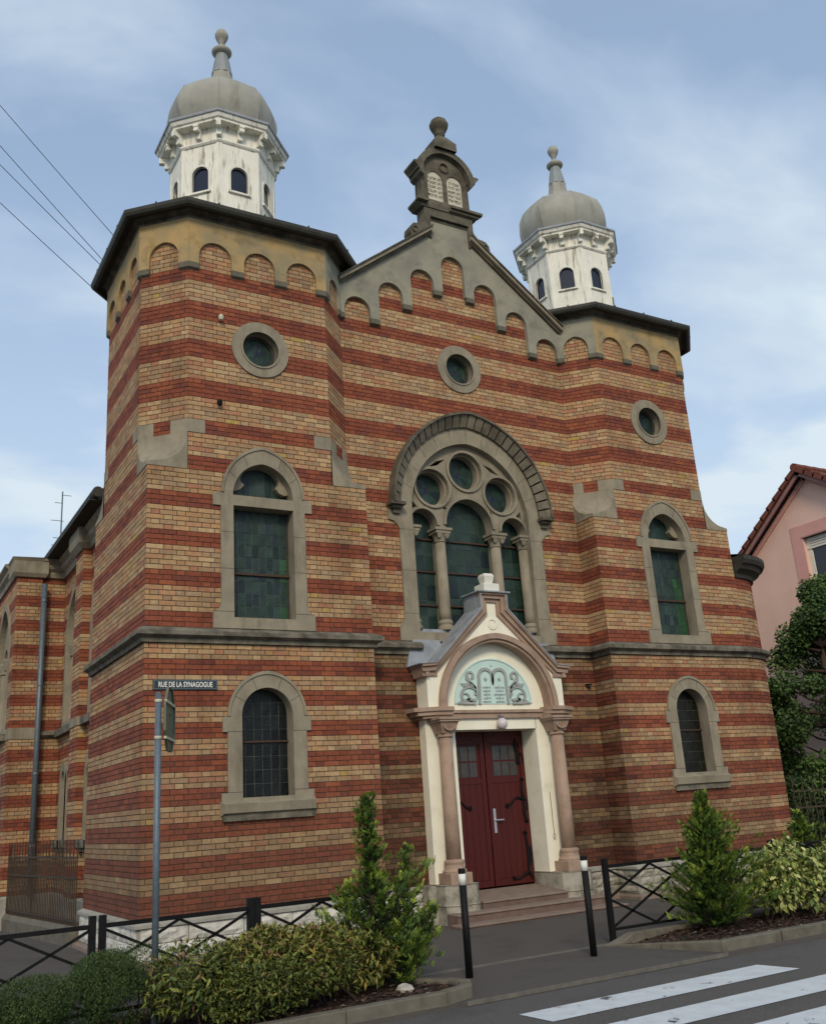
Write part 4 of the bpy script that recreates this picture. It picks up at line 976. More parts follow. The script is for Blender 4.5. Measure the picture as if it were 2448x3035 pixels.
# steps
def wedge(x0,x1,y0,y1,z0_,zf,zb,mt_,top):
    o = MB().add([(x0,y0,z0_),(x1,y0,z0_),(x1,y1,z0_),(x0,y1,z0_),(x0,y0,zf-.03),(x1,y0,zf-.03),(x1,y1,zb-.03),(x0,y1,zb-.03)],[(0,3,2,1),(4,5,6,7),(0,1,5,4),(1,2,6,5),(2,3,7,6),(3,0,4,7)]).build('step', mt_, PB)
    MB().add([(x0,y0-.02,zf-.031),(x1,y0-.02,zf-.031),(x1,y1,zb-.031),(x0,y1,zb-.031),(x0,y0-.02,zf),(x1,y0-.02,zf),(x1,y1,zb),(x0,y1,zb)],[(0,3,2,1),(4,5,6,7),(0,1,5,4),(1,2,6,5),(2,3,7,6),(3,0,4,7)]).build('tread', M_stept, o, bevel=.008)
wedge(-.84,.84,-.08,.82,-4.6,-4.205,-4.12,M_step,0); wedge(-1.50,1.50,-.36,-.06,-4.6,-4.32,-4.315,M_step,0); wedge(-1.62,1.62,-.63,-.34,-4.6,-4.45,-4.445,M_step,0)
# double door
FDo = FY(.80)
MB().fbox(FDo,-.85,.85,-4.12,-1.4,-.2,-.12).build('door_backing', M_dark, SYN)
for sg in (-1,1):
    x0,x1 = sorted((sg*.012,sg*.84)); w_ = x1-x0
    leaf = MB().slab(FDo,[[(x0,-4.09),(x1,-4.09),(x1,-1.50),(x0,-1.50)]],-.10,.0).build('door_leaf', M_door, SYN)
    nb = 5
    for k in range(nb):
        u0 = x0+.09+(w_-.18)*k/nb; u1 = x0+.09+(w_-.18)*(k+1)/nb
        MB().fbox(FDo,u0+.003,u1-.003,-3.98,-2.42,-.01,.012).build('door_board', M_door, leaf)
    for (u0,u1) in ((x0,x0+.088),(x1-.088,x1)): MB().fbox(FDo,u0,u1,-4.09,-1.50,-.01,.02).build('door_stile', M_door, leaf)
    MB().fbox(FDo,x0+.09,x1-.09,-4.09,-3.985,-.01,.02).build('door_rail', M_door, leaf); MB().fbox(FDo,x0+.09,x1-.09,-1.74,-1.50,-.01,.02).build('door_rail', M_door, leaf); MB().fbox(FDo,x0+.09,x1-.09,-2.415,-2.33,-.01,.02).build('door_rail', M_door, leaf)
    M_dp = mat('door_pane', (.055,.052,.045), (.035,.034,.03), 9, .25, .1, 30, spec=.5)
    for i in range(3):
        for j in range(2):
            u0 = x0+.15+(w_-.30)*i/3; z0_ = -2.31+j*.27
            MB().fbox(FDo,u0+.012,u0+(w_-.30)/3-.012,z0_+.012,z0_+.255,-.01,.006).build('door_pane', M_dp, leaf)
            
    cv = [(x0+.05,-1.70),(x0+.15,-1.72),(x0+.3,-1.66),(x0+.42,-1.63),(x0+.54,-1.66),(x0+.68,-1.72),(x0+.78,-1.70),(x0+.78,-1.62),(x0+.05,-1.62)]
    MB().slab(FDo,[cv],.0,.032).build('door_crest', M_door, leaf)
    # ironwork
    def iron(pts_, r0=.023, end=True, leaf=leaf):
        m = MB(); P_ = [FDo(sg*x,z,.022) for x,z in pts_]; m.tube(P_, [r0*(1+.3*math.sin(i)) for i in range(len(P_))], 6)
        if end:
            for (x,z) in (pts_[-1],):
                for (dx,dz) in ((0,.022),(.022,0),(0,-.022),(-.022,0),(0,0)): m.add([FDo(sg*x+dx+.02*math.cos(t),z+dz+.02*math.sin(t),.036) for t in [2*PI*k/8 for k in range(8)]]+[FDo(sg*x+dx+.02*math.cos(t),z+dz+.02*math.sin(t),.012) for t in [2*PI*k/8 for k in range(8)]],[tuple(range(8))]+[(k,8+k,8+(k+1)%8,(k+1)%8) for k in range(8)])
        m.build('hinge_strap', M_iron, leaf)
    iron([(.79,-2.72),(.74,-2.715),(.68,-2.69),(.62,-2.68),(.56,-2.70),(.50,-2.76),(.44,-2.80),(.39,-2.81)])
    iron([(.76,-2.72),(.735,-2.64),(.72,-2.56),(.735,-2.46),(.74,-2.38)]); iron([(.74,-2.74),(.75,-2.85),(.735,-2.93),(.75,-3.02),(.77,-3.08)]); iron([(.80,-2.72),(.82,-2.80),(.80,-2.9)],.012,False)
    iron([(.72,-3.90),(.74,-3.75),(.745,-3.6),(.73,-3.45),(.71,-3.28)]); iron([(.79,-4.03),(.74,-3.93),(.68,-3.92),(.62,-3.96),(.55,-4.0),(.48,-4.02),(.40,-4.0)]); iron([(.78,-3.5),(.80,-3.62),(.79,-3.75),(.76,-3.8)],.02,False)
    iron([(.66,-1.66),(.68,-1.80),(.695,-1.95),(.70,-2.08)]); iron([(.70,-1.95),(.76,-1.92),(.80,-1.96),(.81,-2.1)],.014,False)
hb = MB(); hb.fbox(FDo,.075,.125,-3.24,-2.84,.02,.034); hb.build('handle_plate', M_steel, leaf)
hl = MB(); hl.tube([FDo(.10,-3.03,.02),FDo(.10,-3.03,.075),FDo(.25,-3.03,.08)],.013,8); hl.build('door_handle', M_steel, leaf)
# globe lamp
lp = thing('globe_lamp', (0.04,.22,-1.45), 'round milky globe lamp hanging above the red double door of the porch', 'lamp')
MB().lathe((.04,.22),[(.01,-1.545),(.05,-1.54),(.085,-1.50),(.098,-1.45),(.085,-1.40),(.05,-1.365),(.035,-1.355)],20).build('globe', M_globe, lp, smooth=True)
m = MB(); m.tube([(.02,.30,-1.32),(.02,.22,-1.30),(.035,.22,-1.34)],.008,6); m.lathe((.04,.22),[(.04,-1.362),(.042,-1.335),(.015,-1.325)],12); m.build('bracket', M_galv, lp)
# cord on the right pilaster
cdm = thing('door_bell_cord', (1.0,.34,-3.2), 'thin cord with a looped end hanging on the cream pilaster right of the door', 'cord')
MB().tube([(1.0,.335,-2.62),(1.005,.33,-3.3)]+[(1.005+.022*math.sin(t),.33,-3.36+.05*math.cos(t)) for t in [2*PI*k/10 for k in range(11)]],.004,5).build('cord', M_fence, cdm)
# small fittings
for (x,z,nm,lb) in [(-5.03,5.14,'wall_light','small pale fitting on the left tower beside the round window'),(-5.057,3.617,'wall_hook','small dark hook in the left tower wall below the round window')]:
    t_ = thing(nm,(x,0,z),lb,'wall fitting')
    m = MB(); m.lathe((x,-.07),[(.01,z-.05),(.035,z-.04),(.045,z+.01),(.03,z+.05),(.01,z+.055)],10); m.build('head', M_pale_metal if nm == 'wall_light' else M_iron, t_); MB().tube([(x,0,z+.03),(x,-.07,z+.03)],.012,6).build('stem', M_iron, t_)
for (x,y,z,lb) in [(2.781,dd,-.444,'upper hooded wall spout right of the portal roof'),(2.37,dd,-.774,'lower hooded wall spout right of the portal roof'),(-2.44,dd,-.53,'small dark spout in the corner left of the portal roof')]:
    pass
for (x,z,lb) in [(2.30,-.774,'small rusty pipe stub in the wall right of the portal gable')]:
    t_ = thing('pipe_stub',(x,dd,z),lb,'pipe'); MB().tube([(x,dd+.02,z),(x,dd-.09,z+.02)],.035,8).build('pipe', M_fence, t_); MB().box((x-.05,dd-.10,z+.035),(x+.05,dd,z+.05)).build('hood', M_iron, t_)

# ------------------------------------------------------------------ nave details
def nave_window(F, u):
    w = MB().slab(F,[shift(NW,u), [(u-.86,-.60),(u+.86,-.60)]+parch(u,.86,1.0,1.12,12)],-.3,.03).build('nave_window', M_stone, SYN)
    m = MB(); m.slab(F,[[(u-.87,1.0),(u+.87,1.0)]+parch(u,.88,1.0,1.14,12)[1:-1], list(reversed(arc(u,1.45,.22,0,2*PI,16)[:-1])), list(reversed([(u+.10,.99+.001)]+parch(u+.40,.26,1.02,.28,6)+[(u+.14,1.01)])), list(reversed(parch(u-.40,.26,1.02,.28,6)))],-.22,-.10); m.build('tracery', M_stone, w)
    MB().fbox(F,u-.88,u+.88,-.62,2.1,-.30,-.25).build('glazing', M_dglass, w)
    for k in (-.04,-.76,.76):
        x,y,_ = F(u+k,0,-.15); MB().lathe((x,y),[(.11,-.6),(.11,-.5),(.085,-.45),(.08,.75),(.12,.78),(.10,.8),(.15,.98),(.15,1.02)],12).build('column', M_stone, w)
    MB().fbox(F,u-1.16,u+1.16,-.86,-.72,-.02,.13).build('sill', M_belt, w)
for x in wn: nave_window(Fn, x)
for x in ws: nave_window(Fs, x)
def slim_window(F, u):
    w = MB().slab(F,[shift(NW2,u), [(u-.22,-2.86),(u+.22,-2.86)]+parch(u,.22,-1.82,.26,8)],-.3,.02).build('lower_nave_window', M_stone, SYN)
    MB().fbox(F,u-.23,u+.23,-2.9,-1.5,-.32,-.26).build('glazing', M_dglass, w); MB().fbox(F,u-.40,u+.40,-3.03,-2.9,-.02,.12).build('sill', M_belt, w)
    for k in (-.28,-.1,.1,.28): MB().fbox(F,u+k-.04,u+k+.04,-3.10,-3.03,-.02,.09).build('sill_bracket', M_belt, w)
for x in wl: slim_window(Fn, x)
for x in wsl: slim_window(Fs, x)
pth = [(-6.85,16),(-6.85,7.93),(-6.34,7.93),(-6.34,8.0),(XN,8.0),(XN,6.0),(XN-.16,6.0),(XN-.16,5.3),(XN,5.3),(XN,DD-.05)]
MB().sweep([(XN,6.0),(XN-.16,6.0),(XN-.16,5.3),(XN,5.3)],[(-.03,-.86),(.02,-.86),(.02,-.70),(-.03,-.70)]).build('belt_stone', M_stone, SYN)
MB().sweep([(-6.85,9.0),(-6.85,7.93),(-6.34,7.93),(-6.34,8.0)],[(-.03,-.87),(.02,-.87),(.02,-.64),(-.03,-.64)]).build('belt_stone', M_stone, SYN)
MB().sweep([(-6.34,8.0),(XN,8.0),(XN,7.65)],[(-.03,-.86),(.03,-.86),(.12,-.80),(.12,-.76),(.03,-.70),(-.03,-.70)]).build('belt_course', M_belt, SYN)
nc = [(-.05,2.58),(.04,2.58),(.06,2.66),(.05,2.70),(.12,2.76),(.14,2.82),(.12,2.86),(.20,2.92),(.20,2.97),(-.2,3.02)]
MB().sweep([(-6.34,8.0),(XN,8.0),(XN,6.0)],nc).build('nave_cornice', M_stone, SYN); MB().sweep([(XN,5.3),(XN,DD-.05)],nc).build('nave_cornice', M_stone, SYN); MB().sweep([(-6.85,16),(-6.85,8.5)],nc).build('nave_cornice', M_stone, SYN)
blk = [(-.05,2.56),(.05,2.56),(.10,2.64),(.10,2.90),(.14,2.97),(-.2,3.02)]
MB().sweep([(-6.85,8.6),(-6.85,7.93),(-6.34,7.93),(-6.34,8.0)],blk).build('parapet_block', M_stone, SYN)
MB().sweep([(XN,6.0),(XN-.16,6.0),(XN-.16,5.3),(XN,5.3)],[(-.05,2.56),(.03,2.56),(.12,2.66),(.14,2.74),(.14,2.97),(-.2,3.02)]).build('parapet_block', M_stone, SYN)
MB().tube([(XN-.32,8.5,3.12),(XN-.32,DD-.1,3.12)],.10,12).build('nave_gutter', M_gutter, SYN)
MB().add([(XN-.42,8.55,3.10),(XN-.42,DD-.1,3.10),(0,DD-.1,6.3),(0,8.55,6.3)],[(0,1,2,3)]).build('nave_roof', M_slate, SYN)
MB().box((XN-.45,DD,2.98),(XN,8.5,3.0)).build('nave_soffit', M_soffit, SYN)
MB().add([(-6.95,7.9,3.0),(-6.95,16,3.0),(5.9,16,3.3),(5.9,7.9,3.3)],[(0,1,2,3)]).build('transept_roof', M_slate, SYN)
MB().sweep([(-6.85,16),(-6.85,7.93),(-6.34,7.93),(-6.34,8.0),(XN,8.0),(XN,6.0),(XN-.16,6.0),(XN-.16,5.3),(XN,5.3),(XN,DD)],[(-.02,G-.1),(.06,G-.1),(.06,-3.93),(-.02,-3.88)]).build('nave_plinth', M_sill, SYN)
MB().tube([(-6.31,7.82,2.40),(-6.31,7.82,-3.9)],.058,12).build('downpipe', M_galv, SYN, smooth=True)
for z_ in (2.0,0.2,-1.6,-3.0): MB().lathe((-6.31,7.82),[(.065,z_),(.068,z_+.02),(.065,z_+.05)],12).build('pipe_collar', M_galv, SYN)
MB().sweep([(TCX+9,TCY),(TCX+9,TCY+1)],[(0,-5),(0,-4.99)]) 

# ------------------------------------------------------------------ street furniture
ss = thing('street_name_sign',(-5.57,-.02,-.84),'dark enamel street name plate reading RUE DE LA SYNAGOGUE on the left tower','street sign')
MB().fbox(FF,-6.04,-5.10,-.912,-.763,.0,.02).build('plate', M_sign, ss, bevel=.004)
MB().slab(FF,[[(-6.03,-.902),(-5.11,-.902),(-5.11,-.773),(-6.03,-.773)],[(-6.02,-.783),(-5.12,-.783),(-5.12,-.892),(-6.02,-.892)]],.018,.023).build('rim', M_galv, ss)
text_obj('RUE DE LA SYNAGOGUE', .105, FF, -5.57, -.84, .022, M_letter, 'lettering', ss, .002, .68, bold=.0022)
ts = thing('traffic_sign',(-7.13,-4.3,G),'grey steel post with an octagonal road sign seen edge on, by the golden hedge','traffic sign')
px_,py_ = -7.132,-4.3
MB().tube([(px_,py_,G-.05),(px_,py_,-1.53)],.0305,14).build('post', M_galv, ts, smooth=True)
MB().lathe((px_,py_),[(.031,-1.53),(.0315,-1.52),(.018,-1.505),(.002,-1.503)],14).build('post_cap', M_galv, ts)
sa = math.radians(65.5); fu = Vector((math.cos(sa),math.sin(sa)))   # plate lies almost along the view
Fsn = frame((px_+.045,py_-.03),(px_+.045+fu.x,py_-.03+fu.y))
cz_ = -1.74; Rr = .335
oct_ = [(.30+Rr*math.cos(PI/8+PI*k/4)/math.cos(PI/8)*.92, cz_+Rr*math.sin(PI/8+PI*k/4)/math.cos(PI/8)*.92) for k in range(8)]
pltd = MB().slab(Fsn,[oct_],-.004,.0,back=True).build('plate', M_signback, ts)
oi = [(.30+(p[0]-.30)*.965, cz_+(p[1]-cz_)*.965) for p in oct_]
MB().slab(Fsn,[oct_,oi[::-1]],-.004,.022).build('rim', M_signback, ts)
for z_ in (-1.585,-1.93):
    MB().lathe((px_,py_),[(.034,z_-.013),(.036,z_),(.034,z_+.013)],14).build('clamp', M_pale_metal, ts)
    m = MB(); m.fbox(Fsn,.02,.58,z_-.012,z_+.012,0,.024); m.build('rail', M_pale_metal, ts)
MB().fbox(Fsn,.36,.40,-1.70,-1.68,.0,.004).build('sticker', M_iron, ts)
# bollards
def bollard(x,y,lb):
    t_ = thing('bollard',(x,y,G),lb,'bollard','black bollards with a white band by the crossing')
    MB().lathe((x,y),[(.040,G-.02),(.040,G+.93)],18).build('post', M_blackp, t_, smooth=True)
    MB().lathe((x,y),[(.041,G+.93),(.041,G+1.045)],18).build('white_band', M_letter, t_, smooth=True)
    MB().lathe((x,y),[(.040,G+1.045),(.041,G+1.09),(.036,G+1.10)],18).build('cap', M_blackp, t_)
bollard(-3.691,-4.056,'left one of the two black bollards, standing in front of the door'); bollard(-1.976,-4.059,'right one of the two black bollards, beside the crossed black railing')
# railings
def railing(x0, x1, y0, y1, lb):
    t_ = thing('railing',((x0+x1)/2,(y0+y1)/2,G),lb,'railing','black crossed railings along the pavement')
    p = lambda f,z: (x0+(x1-x0)*f, y0+(y1-y0)*f, G+z)
    for f in (0,1): MB().bar(p(f,-.05),p(f,.995),.062).build('post', M_blackp, t_)
    MB().bar(p(0,.90),p(1,.90),.04,.04).build('top_rail', M_blackp, t_); MB().bar(p(0,.16),p(1,.16),.04,.03).build('bottom_rail', M_blackp, t_)
    for A,B in [((0,.88),(1,.17)),((0,.17),(1,.88)),((0,.52),(.5,.88)),((.5,.88),(1,.52)),((0,.52),(.5,.17)),((.5,.17),(1,.52))]:
        MB().bar(p(*A),p(*B),.022,.026).build('diagonal', M_blackp, t_)
railing(-9.00,-7.53,-3.60,-3.58,'black crossed railing at the left edge, above the green bush')
railing(-7.44,-5.96,-3.60,-3.56,'black crossed railing left of the grey post, in front of the tower corner')
railing(-5.88,-4.42,-3.55,-3.52,'black crossed railing behind the golden hedge, left of the small conifer')
railing(-1.21,.29,-3.52,-3.52,'black crossed railing right of the bollards, beside the right conifer')
railing(.37,1.87,-3.52,-3.52,'black crossed railing mostly hidden behind the variegated shrub')
railing(1.95,3.45,-3.52,-3.52,'black crossed railing at the right edge behind the variegated shrub')
# iron fences
def iron_fence(A, B, zb, zt, lb, n):
    t_ = thing('iron_fence',((A[0]+B[0])/2,(A[1]+B[1])/2,G),lb,'fence')
    A = Vector(A); B = Vector(B)
    for z_ in (zb+.10, zt-.62, zt-.30): MB().bar((*A,z_),(*B,z_),.03,.035).build('rail', M_fence, t_)
    base_me = None
    for k in range(n+1):
        p = A.lerp(B,k/n); tall = k%2 == 0; top_ = zt if tall else zt-.30
        b = MB(); b.add([(-.009,-.009,zb),(.009,-.009,zb),(.009,.009,zb),(-.009,.009,zb),(-.009,-.009,top_-.12),(.009,-.009,top_-.12),(.009,.009,top_-.12),(-.009,.009,top_-.12),(-.016,-.004,top_-.08),(.016,-.004,top_-.08),(.016,.004,top_-.08),(-.016,.004,top_-.08),(0,0,top_)],
            [(0,1,5,4),(1,2,6,5),(2,3,7,6),(3,0,4,7),(4,5,9,8),(5,6,10,9),(6,7,11,10),(7,4,8,11),(8,9,12),(9,10,12),(10,11,12),(11,8,12)])
        b.v = [(x+p.x,y+p.y,z_) for x,y,z_ in b.v]; b.build('bar', M_fence, t_)
    return t_
iron_fence((-6.27,DD+.05),(-6.72,7.85),-4.22,-2.86,'rusty spiked iron fence on a low wall beside the left tower',44)
lw = thing('low_wall',(-6.5,5.6,G),'low mossy stone wall under the rusty fence at the left','wall')
MB().sweep([(-6.78,7.9),(-6.33,DD+.02)],[(-.28,G-.1),(.0,G-.1),(.02,-4.28),(-.03,-4.20),(-.28,-4.18)]).build('coping', M_kerb, lw)
iron_fence((6.95,.10),(11.0,-.30),-4.25,-2.62,'tall spiked iron fence to the right of the round stair turret',30)

# ------------------------------------------------------------------ ground
def structure(b, nm, mt_, **k): return b.build(nm, mt_, kind='structure', **k)
gr = MB(); gr.add([(-400,-400,G-.04),(400,-400,G-.04),(400,400,G-.04),(-400,400,G-.04)],[(0,1,2,3)]); structure(gr,'road',M_road)
pv = MB(); pv.add([(-60,-5.13,G),(60,-5.13,G),(60,60,G),(-60,60,G)],[(0,1,2,3)]); pv.add([(-60,-5.13,G-.04),(60,-5.13,G-.04),(60,-5.13,G),(-60,-5.13,G)],[(0,1,2,3)]); structure(pv,'pavement',M_asph)
RD = bpy.data.objects['road']; PV = bpy.data.objects['pavement']
# joint strips
MB().box((-4.42,-5.145,G-.035),(-.95,-5.115,G+.004)).build('edge_joint', M_line, PV)
for k in range(6):
    x0 = -4.9+k*.65; MB().box((x0+.004,-3.56,G-.03),(x0+.646,-3.46,G+.008)).build('kerb_stone', M_line, PV, bevel=.004)
# crossing
def stripe(x0,x1,y0,y1): MB().add([(x0,y0,G-.034),(x1,y0,G-.034),(x1,y1,G-.034),(x0,y1,G-.034)],[(0,1,2,3)])
for k,(xa,xb) in enumerate([(-4.30,-1.16),(-4.15,-1.0),(-4.1,-.9),(-4.1,-.9),(-4.1,-.9)]):
    y1 = -5.80-k*.865; y0 = y1-.45
    MB().add([(xa+.03,y0,G-.034),(xb+.06,y0+.03,G-.034),(xb-.02,y1+.06,G-.034),(xa,y1,G-.034)],[(0,1,2,3)]).build('crossing_stripe', M_paintw, RD)
# planting beds with kerb stones
def bed(outline, nm_lb, low=()):
    """outline runs with the bed on the left"""
    zt_ = G+.115; n_ = len(outline); ins = []
    for i in range(n_):
        a = Vector(outline[i-1]); b = Vector(outline[i]); c_ = Vector(outline[(i+1)%n_]); e1_ = (b-a).normalized(); e2_ = (c_-b).normalized(); n1_ = Vector((-e1_.y,e1_.x)); n2_ = Vector((-e2_.y,e2_.x)); o_ = (n1_+n2_)/(1+n1_.dot(n2_))
        ins.append((b.x+o_.x*.12,b.y+o_.y*.12))
    for i in range(n_):
        A = Vector(outline[i]); B = Vector(outline[(i+1)%n_]); A2 = Vector(ins[i]); B2 = Vector(ins[(i+1)%n_]); Ln = (B-A).length; k = max(1,round(Ln/1.0))
        for j in range(k):
            f0 = j/k+(.003/Ln if j else 0); f1 = (j+1)/k-(.003/Ln if j < k-1 else 0)
            p = [A.lerp(B,f0),A.lerp(B,f1),A2.lerp(B2,f1),A2.lerp(B2,f0)]
            ha = G+.012 if i in low else zt_; hb = G+.012 if (i+1)%n_ in low else zt_; hs = [ha+(hb-ha)*f0, ha+(hb-ha)*f1, ha+(hb-ha)*f1, ha+(hb-ha)*f0]
            MB().add([(*q,G-.1) for q in p]+[(*q,h_) for q,h_ in zip(p,hs)],[(4,5,6,7),(0,1,5,4),(1,2,6,5),(2,3,7,6),(3,0,4,7)]).build('kerb_stone', M_kerb, PV, bevel=.012)
    # mulch
    xs = [p[0] for p in ins]; ys = [p[1] for p in ins]; nx_ = int((max(xs)-min(xs))/.12)+2; ny_ = int((max(ys)-min(ys))/.12)+2
    def inside(x,y):
        for i in range(n_):
            a = ins[i]; b = ins[(i+1)%n_]
            if (b[0]-a[0])*(y-a[1])-(b[1]-a[1])*(x-a[0]) < -.001: return False
        return True
    m = MB(); g = {}
    
    def gz(x,y): return zt_-.045-(sum(.105*max(0,1-math.hypot(x-outline[q][0],y-outline[q][1])/1.3) for q in low))
    cxm = sum(p[0] for p in ins)/n_; m = MB(); dn = []
    for i in range(n_):
        a = Vector(ins[i]); b = Vector(ins[(i+1)%n_]); k = max(1,int((b-a).length/.3)); dn += [tuple(a.lerp(b,j/k)) for j in range(k)]
    m.add([(x,y,gz(x,y)) for x,y in dn],[tuple(range(len(dn)))]); 
    so_ = m.build('soil', M_soil, None, kind='structure')
    ch_ = MB(); cols = []
    for _ in range(int(420*abs(sum(ins[i][0]*ins[(i+1)%n_][1]-ins[(i+1)%n_][0]*ins[i][1] for i in range(n_)))/2)):
        x = random.uniform(min(xs),max(xs)); y = random.uniform(min(ys),max(ys))
        if not inside(x,y): continue
        t = random.uniform(0,2*PI); l_ = random.uniform(.012,.038); w_ = l_*random.uniform(.25,.6); h = random.uniform(.0,.022); z_ = gz(x,y)
        ux,uy = math.cos(t),math.sin(t)
        q = [(x-ux*l_-uy*w_,y-uy*l_+ux*w_,z_+.004+h),(x+ux*l_-uy*w_,y+uy*l_+ux*w_,z_+.012+h*random.random()),(x+ux*l_+uy*w_,y+uy*l_-ux*w_,z_+.006+h),(x-ux*l_+uy*w_,y-uy*l_-ux*w_,z_+.010)]
        ch_.add(q,[(0,1,2,3)]); k_ = random.uniform(.5,1.4); cols.append((.075*k_,.040*k_,.026*k_) if random.random() > .04 else (.3,.26,.2))
    o = ch_.build('bark_mulch', M_chip, None, kind='stuff'); setcol(o.data, cols); tag(o, nm_lb, 'mulch')
    return so_
bed([(-14,-5.12),(-4.62,-5.12),(-4.25,-4.98),(-4.10,-4.72),(-4.16,-4.52),(-4.75,-3.70),(-5.2,-3.62),(-14,-3.62)],'brown bark mulch under the golden hedge and the left conifer')
bed([(-.95,-5.06),(8,-5.06),(8,-3.56),(-1.0,-3.56),(-1.42,-3.58)],'brown bark mulch under the right conifer and the variegated shrub', low=(4,))
rk_ = thing('pale_rock',(-4.75,-4.55,G+.08),'small pale rock lying on the mulch at the left bed corner','rock')
rm = MB(); rm.lathe((-4.75,-4.55),[(.06,G+.05),(.09,G+.09),(.07,G+.125),(.02,G+.14)],7); rm.v = [(x+random.uniform(-.012,.012),y+random.uniform(-.012,.012),z_+random.uniform(-.008,.008)) for x,y,z_ in rm.v]; rm.build('stone', M_rock, rk_)

# ------------------------------------------------------------------ plants
def leaf_mesh(P, D, Nn, Ls, Ws, cols):
    """folded rhombic leaves: P base, D direction, Nn normal (numpy n x 3)"""
    n = len(P); D = D/np.linalg.norm(D,axis=1,keepdims=True); Sd = np.cross(D,Nn); Sd /= (np.linalg.norm(Sd,axis=1,keepdims=True)+1e-9); Nn = np.cross(Sd,D)
    Ls = Ls[:,None]; Ws = Ws[:,None]
    V = np.stack([P, P+D*Ls*.45+Sd*Ws*.5+Nn*Ws*.12, P+D*Ls-Nn*Ls*.10, P+D*Ls*.45-Sd*Ws*.5+Nn*Ws*.12, ],1)
    F_ = (np.array([[0,1,2],[0,2,3]])[None]+4*np.arange(n)[:,None,None]).reshape(-1,3)
    return V.reshape(-1,3), F_, np.repeat(cols,2,axis=0)
def emit(V,F_,c_,name,parent,kind='stuff'):
    off = np.array(BASE[parent]); me = bpy.data.meshes.new(name)
    me.vertices.add(len(V)); me.vertices.foreach_set('co', (V-off).astype(np.float32).ravel()); me.loops.add(F_.size); me.loops.foreach_set('vertex_index', F_.astype(np.int32).ravel())
    me.polygons.add(len(F_)); me.polygons.foreach_set('loop_start', np.arange(0,F_.size,3,dtype=np.int32)); me.polygons.foreach_set('loop_total', np.full(len(F_),3,dtype=np.int32)); me.update(calc_edges=True)
    setcol(me, c_); return link(name, me, M_leaf, parent, kind=kind)
def rnd(n): 
    v = RNG.normal(size=(n,3)); return v/np.linalg.norm(v,axis=1,keepdims=True)
def pal(n, cols, wts, jit=.2):
    i = RNG.choice(len(cols), n, p=np.array(wts)/sum(wts)); c_ = np.array(cols)[i]; return c_*RNG.uniform(1-jit,1+jit,(n,1))
def bush(name, lb, cat, x, y, rx, ry, h, n, Ls, Ws, cols, wts, group=None, tipcols=None, base=None, droop=0, lumps=7, big=0, zb=None, stems=8):
    zb = G+.07 if zb is None else zb
    t_ = thing(name,(x,y,zb),lb,cat,group)
    # a few lobes make an uneven outline
    lob = [(x+random.uniform(-.55,.55)*rx, y+random.uniform(-.5,.5)*ry, zb+h*random.uniform(.35,.72), random.uniform(.38,.62)) for _ in range(lumps)]
    k = RNG.integers(0,lumps,n); Lc = np.array([l[:3] for l in lob])[k]; Lr = np.array([l[3] for l in lob])[k]
    d = rnd(n); r = RNG.uniform(.35,1,n)**.45
    P = Lc+d*np.stack([Lr*rx,Lr*ry,Lr*h*.62],1)*r[:,None]; P[:,2] = np.maximum(P[:,2], zb+.02+RNG.uniform(0,.1,n))
    P[:,2] = np.minimum(P[:,2], zb+h*(1+.07*np.sin(P[:,0]*9)+.05*np.sin(P[:,0]*23+P[:,1]*17)))
    D = d*np.array([.55,.55,.3])+rnd(n)*.8+np.array([0,0,.10-droop]); Nn = rnd(n)*.5+np.array([0,0,1.])+d*.4
    c_ = pal(n, cols, wts)
    if tipcols is not None:
        tp = r > .9; c_[tp] = pal(tp.sum(), tipcols[0], tipcols[1])
    V,F_,cc_ = leaf_mesh(P,D,Nn,RNG.uniform(.75,1.25,n)*Ls,RNG.uniform(.75,1.25,n)*Ws,c_)
    fo = emit(V,F_,cc_,'foliage',t_)
    if big:
        # the largest, nearest leaves as single pieces
        sc = -np.linalg.norm(P-np.array(CAMP),axis=1)+r*1.2; idx = np.argsort(-sc)[:big]
        for q in idx:
            l_ = Ls*1.15; w_ = Ws*1.15; dd_ = Vector(D[q]).normalized(); nn_ = Vector(Nn[q]); sd_ = dd_.cross(nn_).normalized(); nn_ = sd_.cross(dd_); p0 = Vector(P[q])+Vector(d[q])*.012
            pts_ = [p0, p0+dd_*l_*.3+sd_*w_*.45+nn_*w_*.1, p0+dd_*l_*.7+sd_*w_*.36+nn_*w_*.06, p0+dd_*l_-nn_*l_*.14, p0+dd_*l_*.7-sd_*w_*.36+nn_*w_*.06, p0+dd_*l_*.3-sd_*w_*.45+nn_*w_*.1, p0+dd_*l_*.35, p0+dd_*l_*.7-nn_*l_*.03]
            b = MB().add(pts_,[(0,1,6),(1,2,7,6),(2,3,7),(3,4,7),(4,5,6,7),(5,0,6)]); o = b.build('leaf', M_leaf, t_); setcol(o.data,[tuple(c_[q])]*6)
    st_ = MB()
    for _ in range(stems):
        a = Vector((x+random.uniform(-.35,.35)*rx,y+random.uniform(-.35,.35)*ry,zb-.03)); l_ = lob[random.randrange(lumps)]; st_.tube([a, a.lerp(Vector(l_[:3]),.5)+Vector((random.uniform(-.04,.04),0,0)), Vector(l_[:3])],[.009,.007,.004],5)
    st_.build('stem', M_bark, t_)
    return t_
SP = [(.120,.145,.030),(.095,.125,.028),(.155,.175,.036),(.175,.155,.038),(.125,.085,.034),(.060,.090,.026),(.21,.19,.045)]
HG = 'golden hedge bushes in the left bed'
bush('spirea_bush','green and gold bush directly right of the grey sign post','bush',-6.62,-4.38,.74,.62,.70,8500,.066,.024,SP,[4,4,3,1,.6,1.5,.4],HG,tipcols=([(.20,.22,.045),(.20,.11,.055),(.09,.13,.04)],[3,1,2]),big=55)
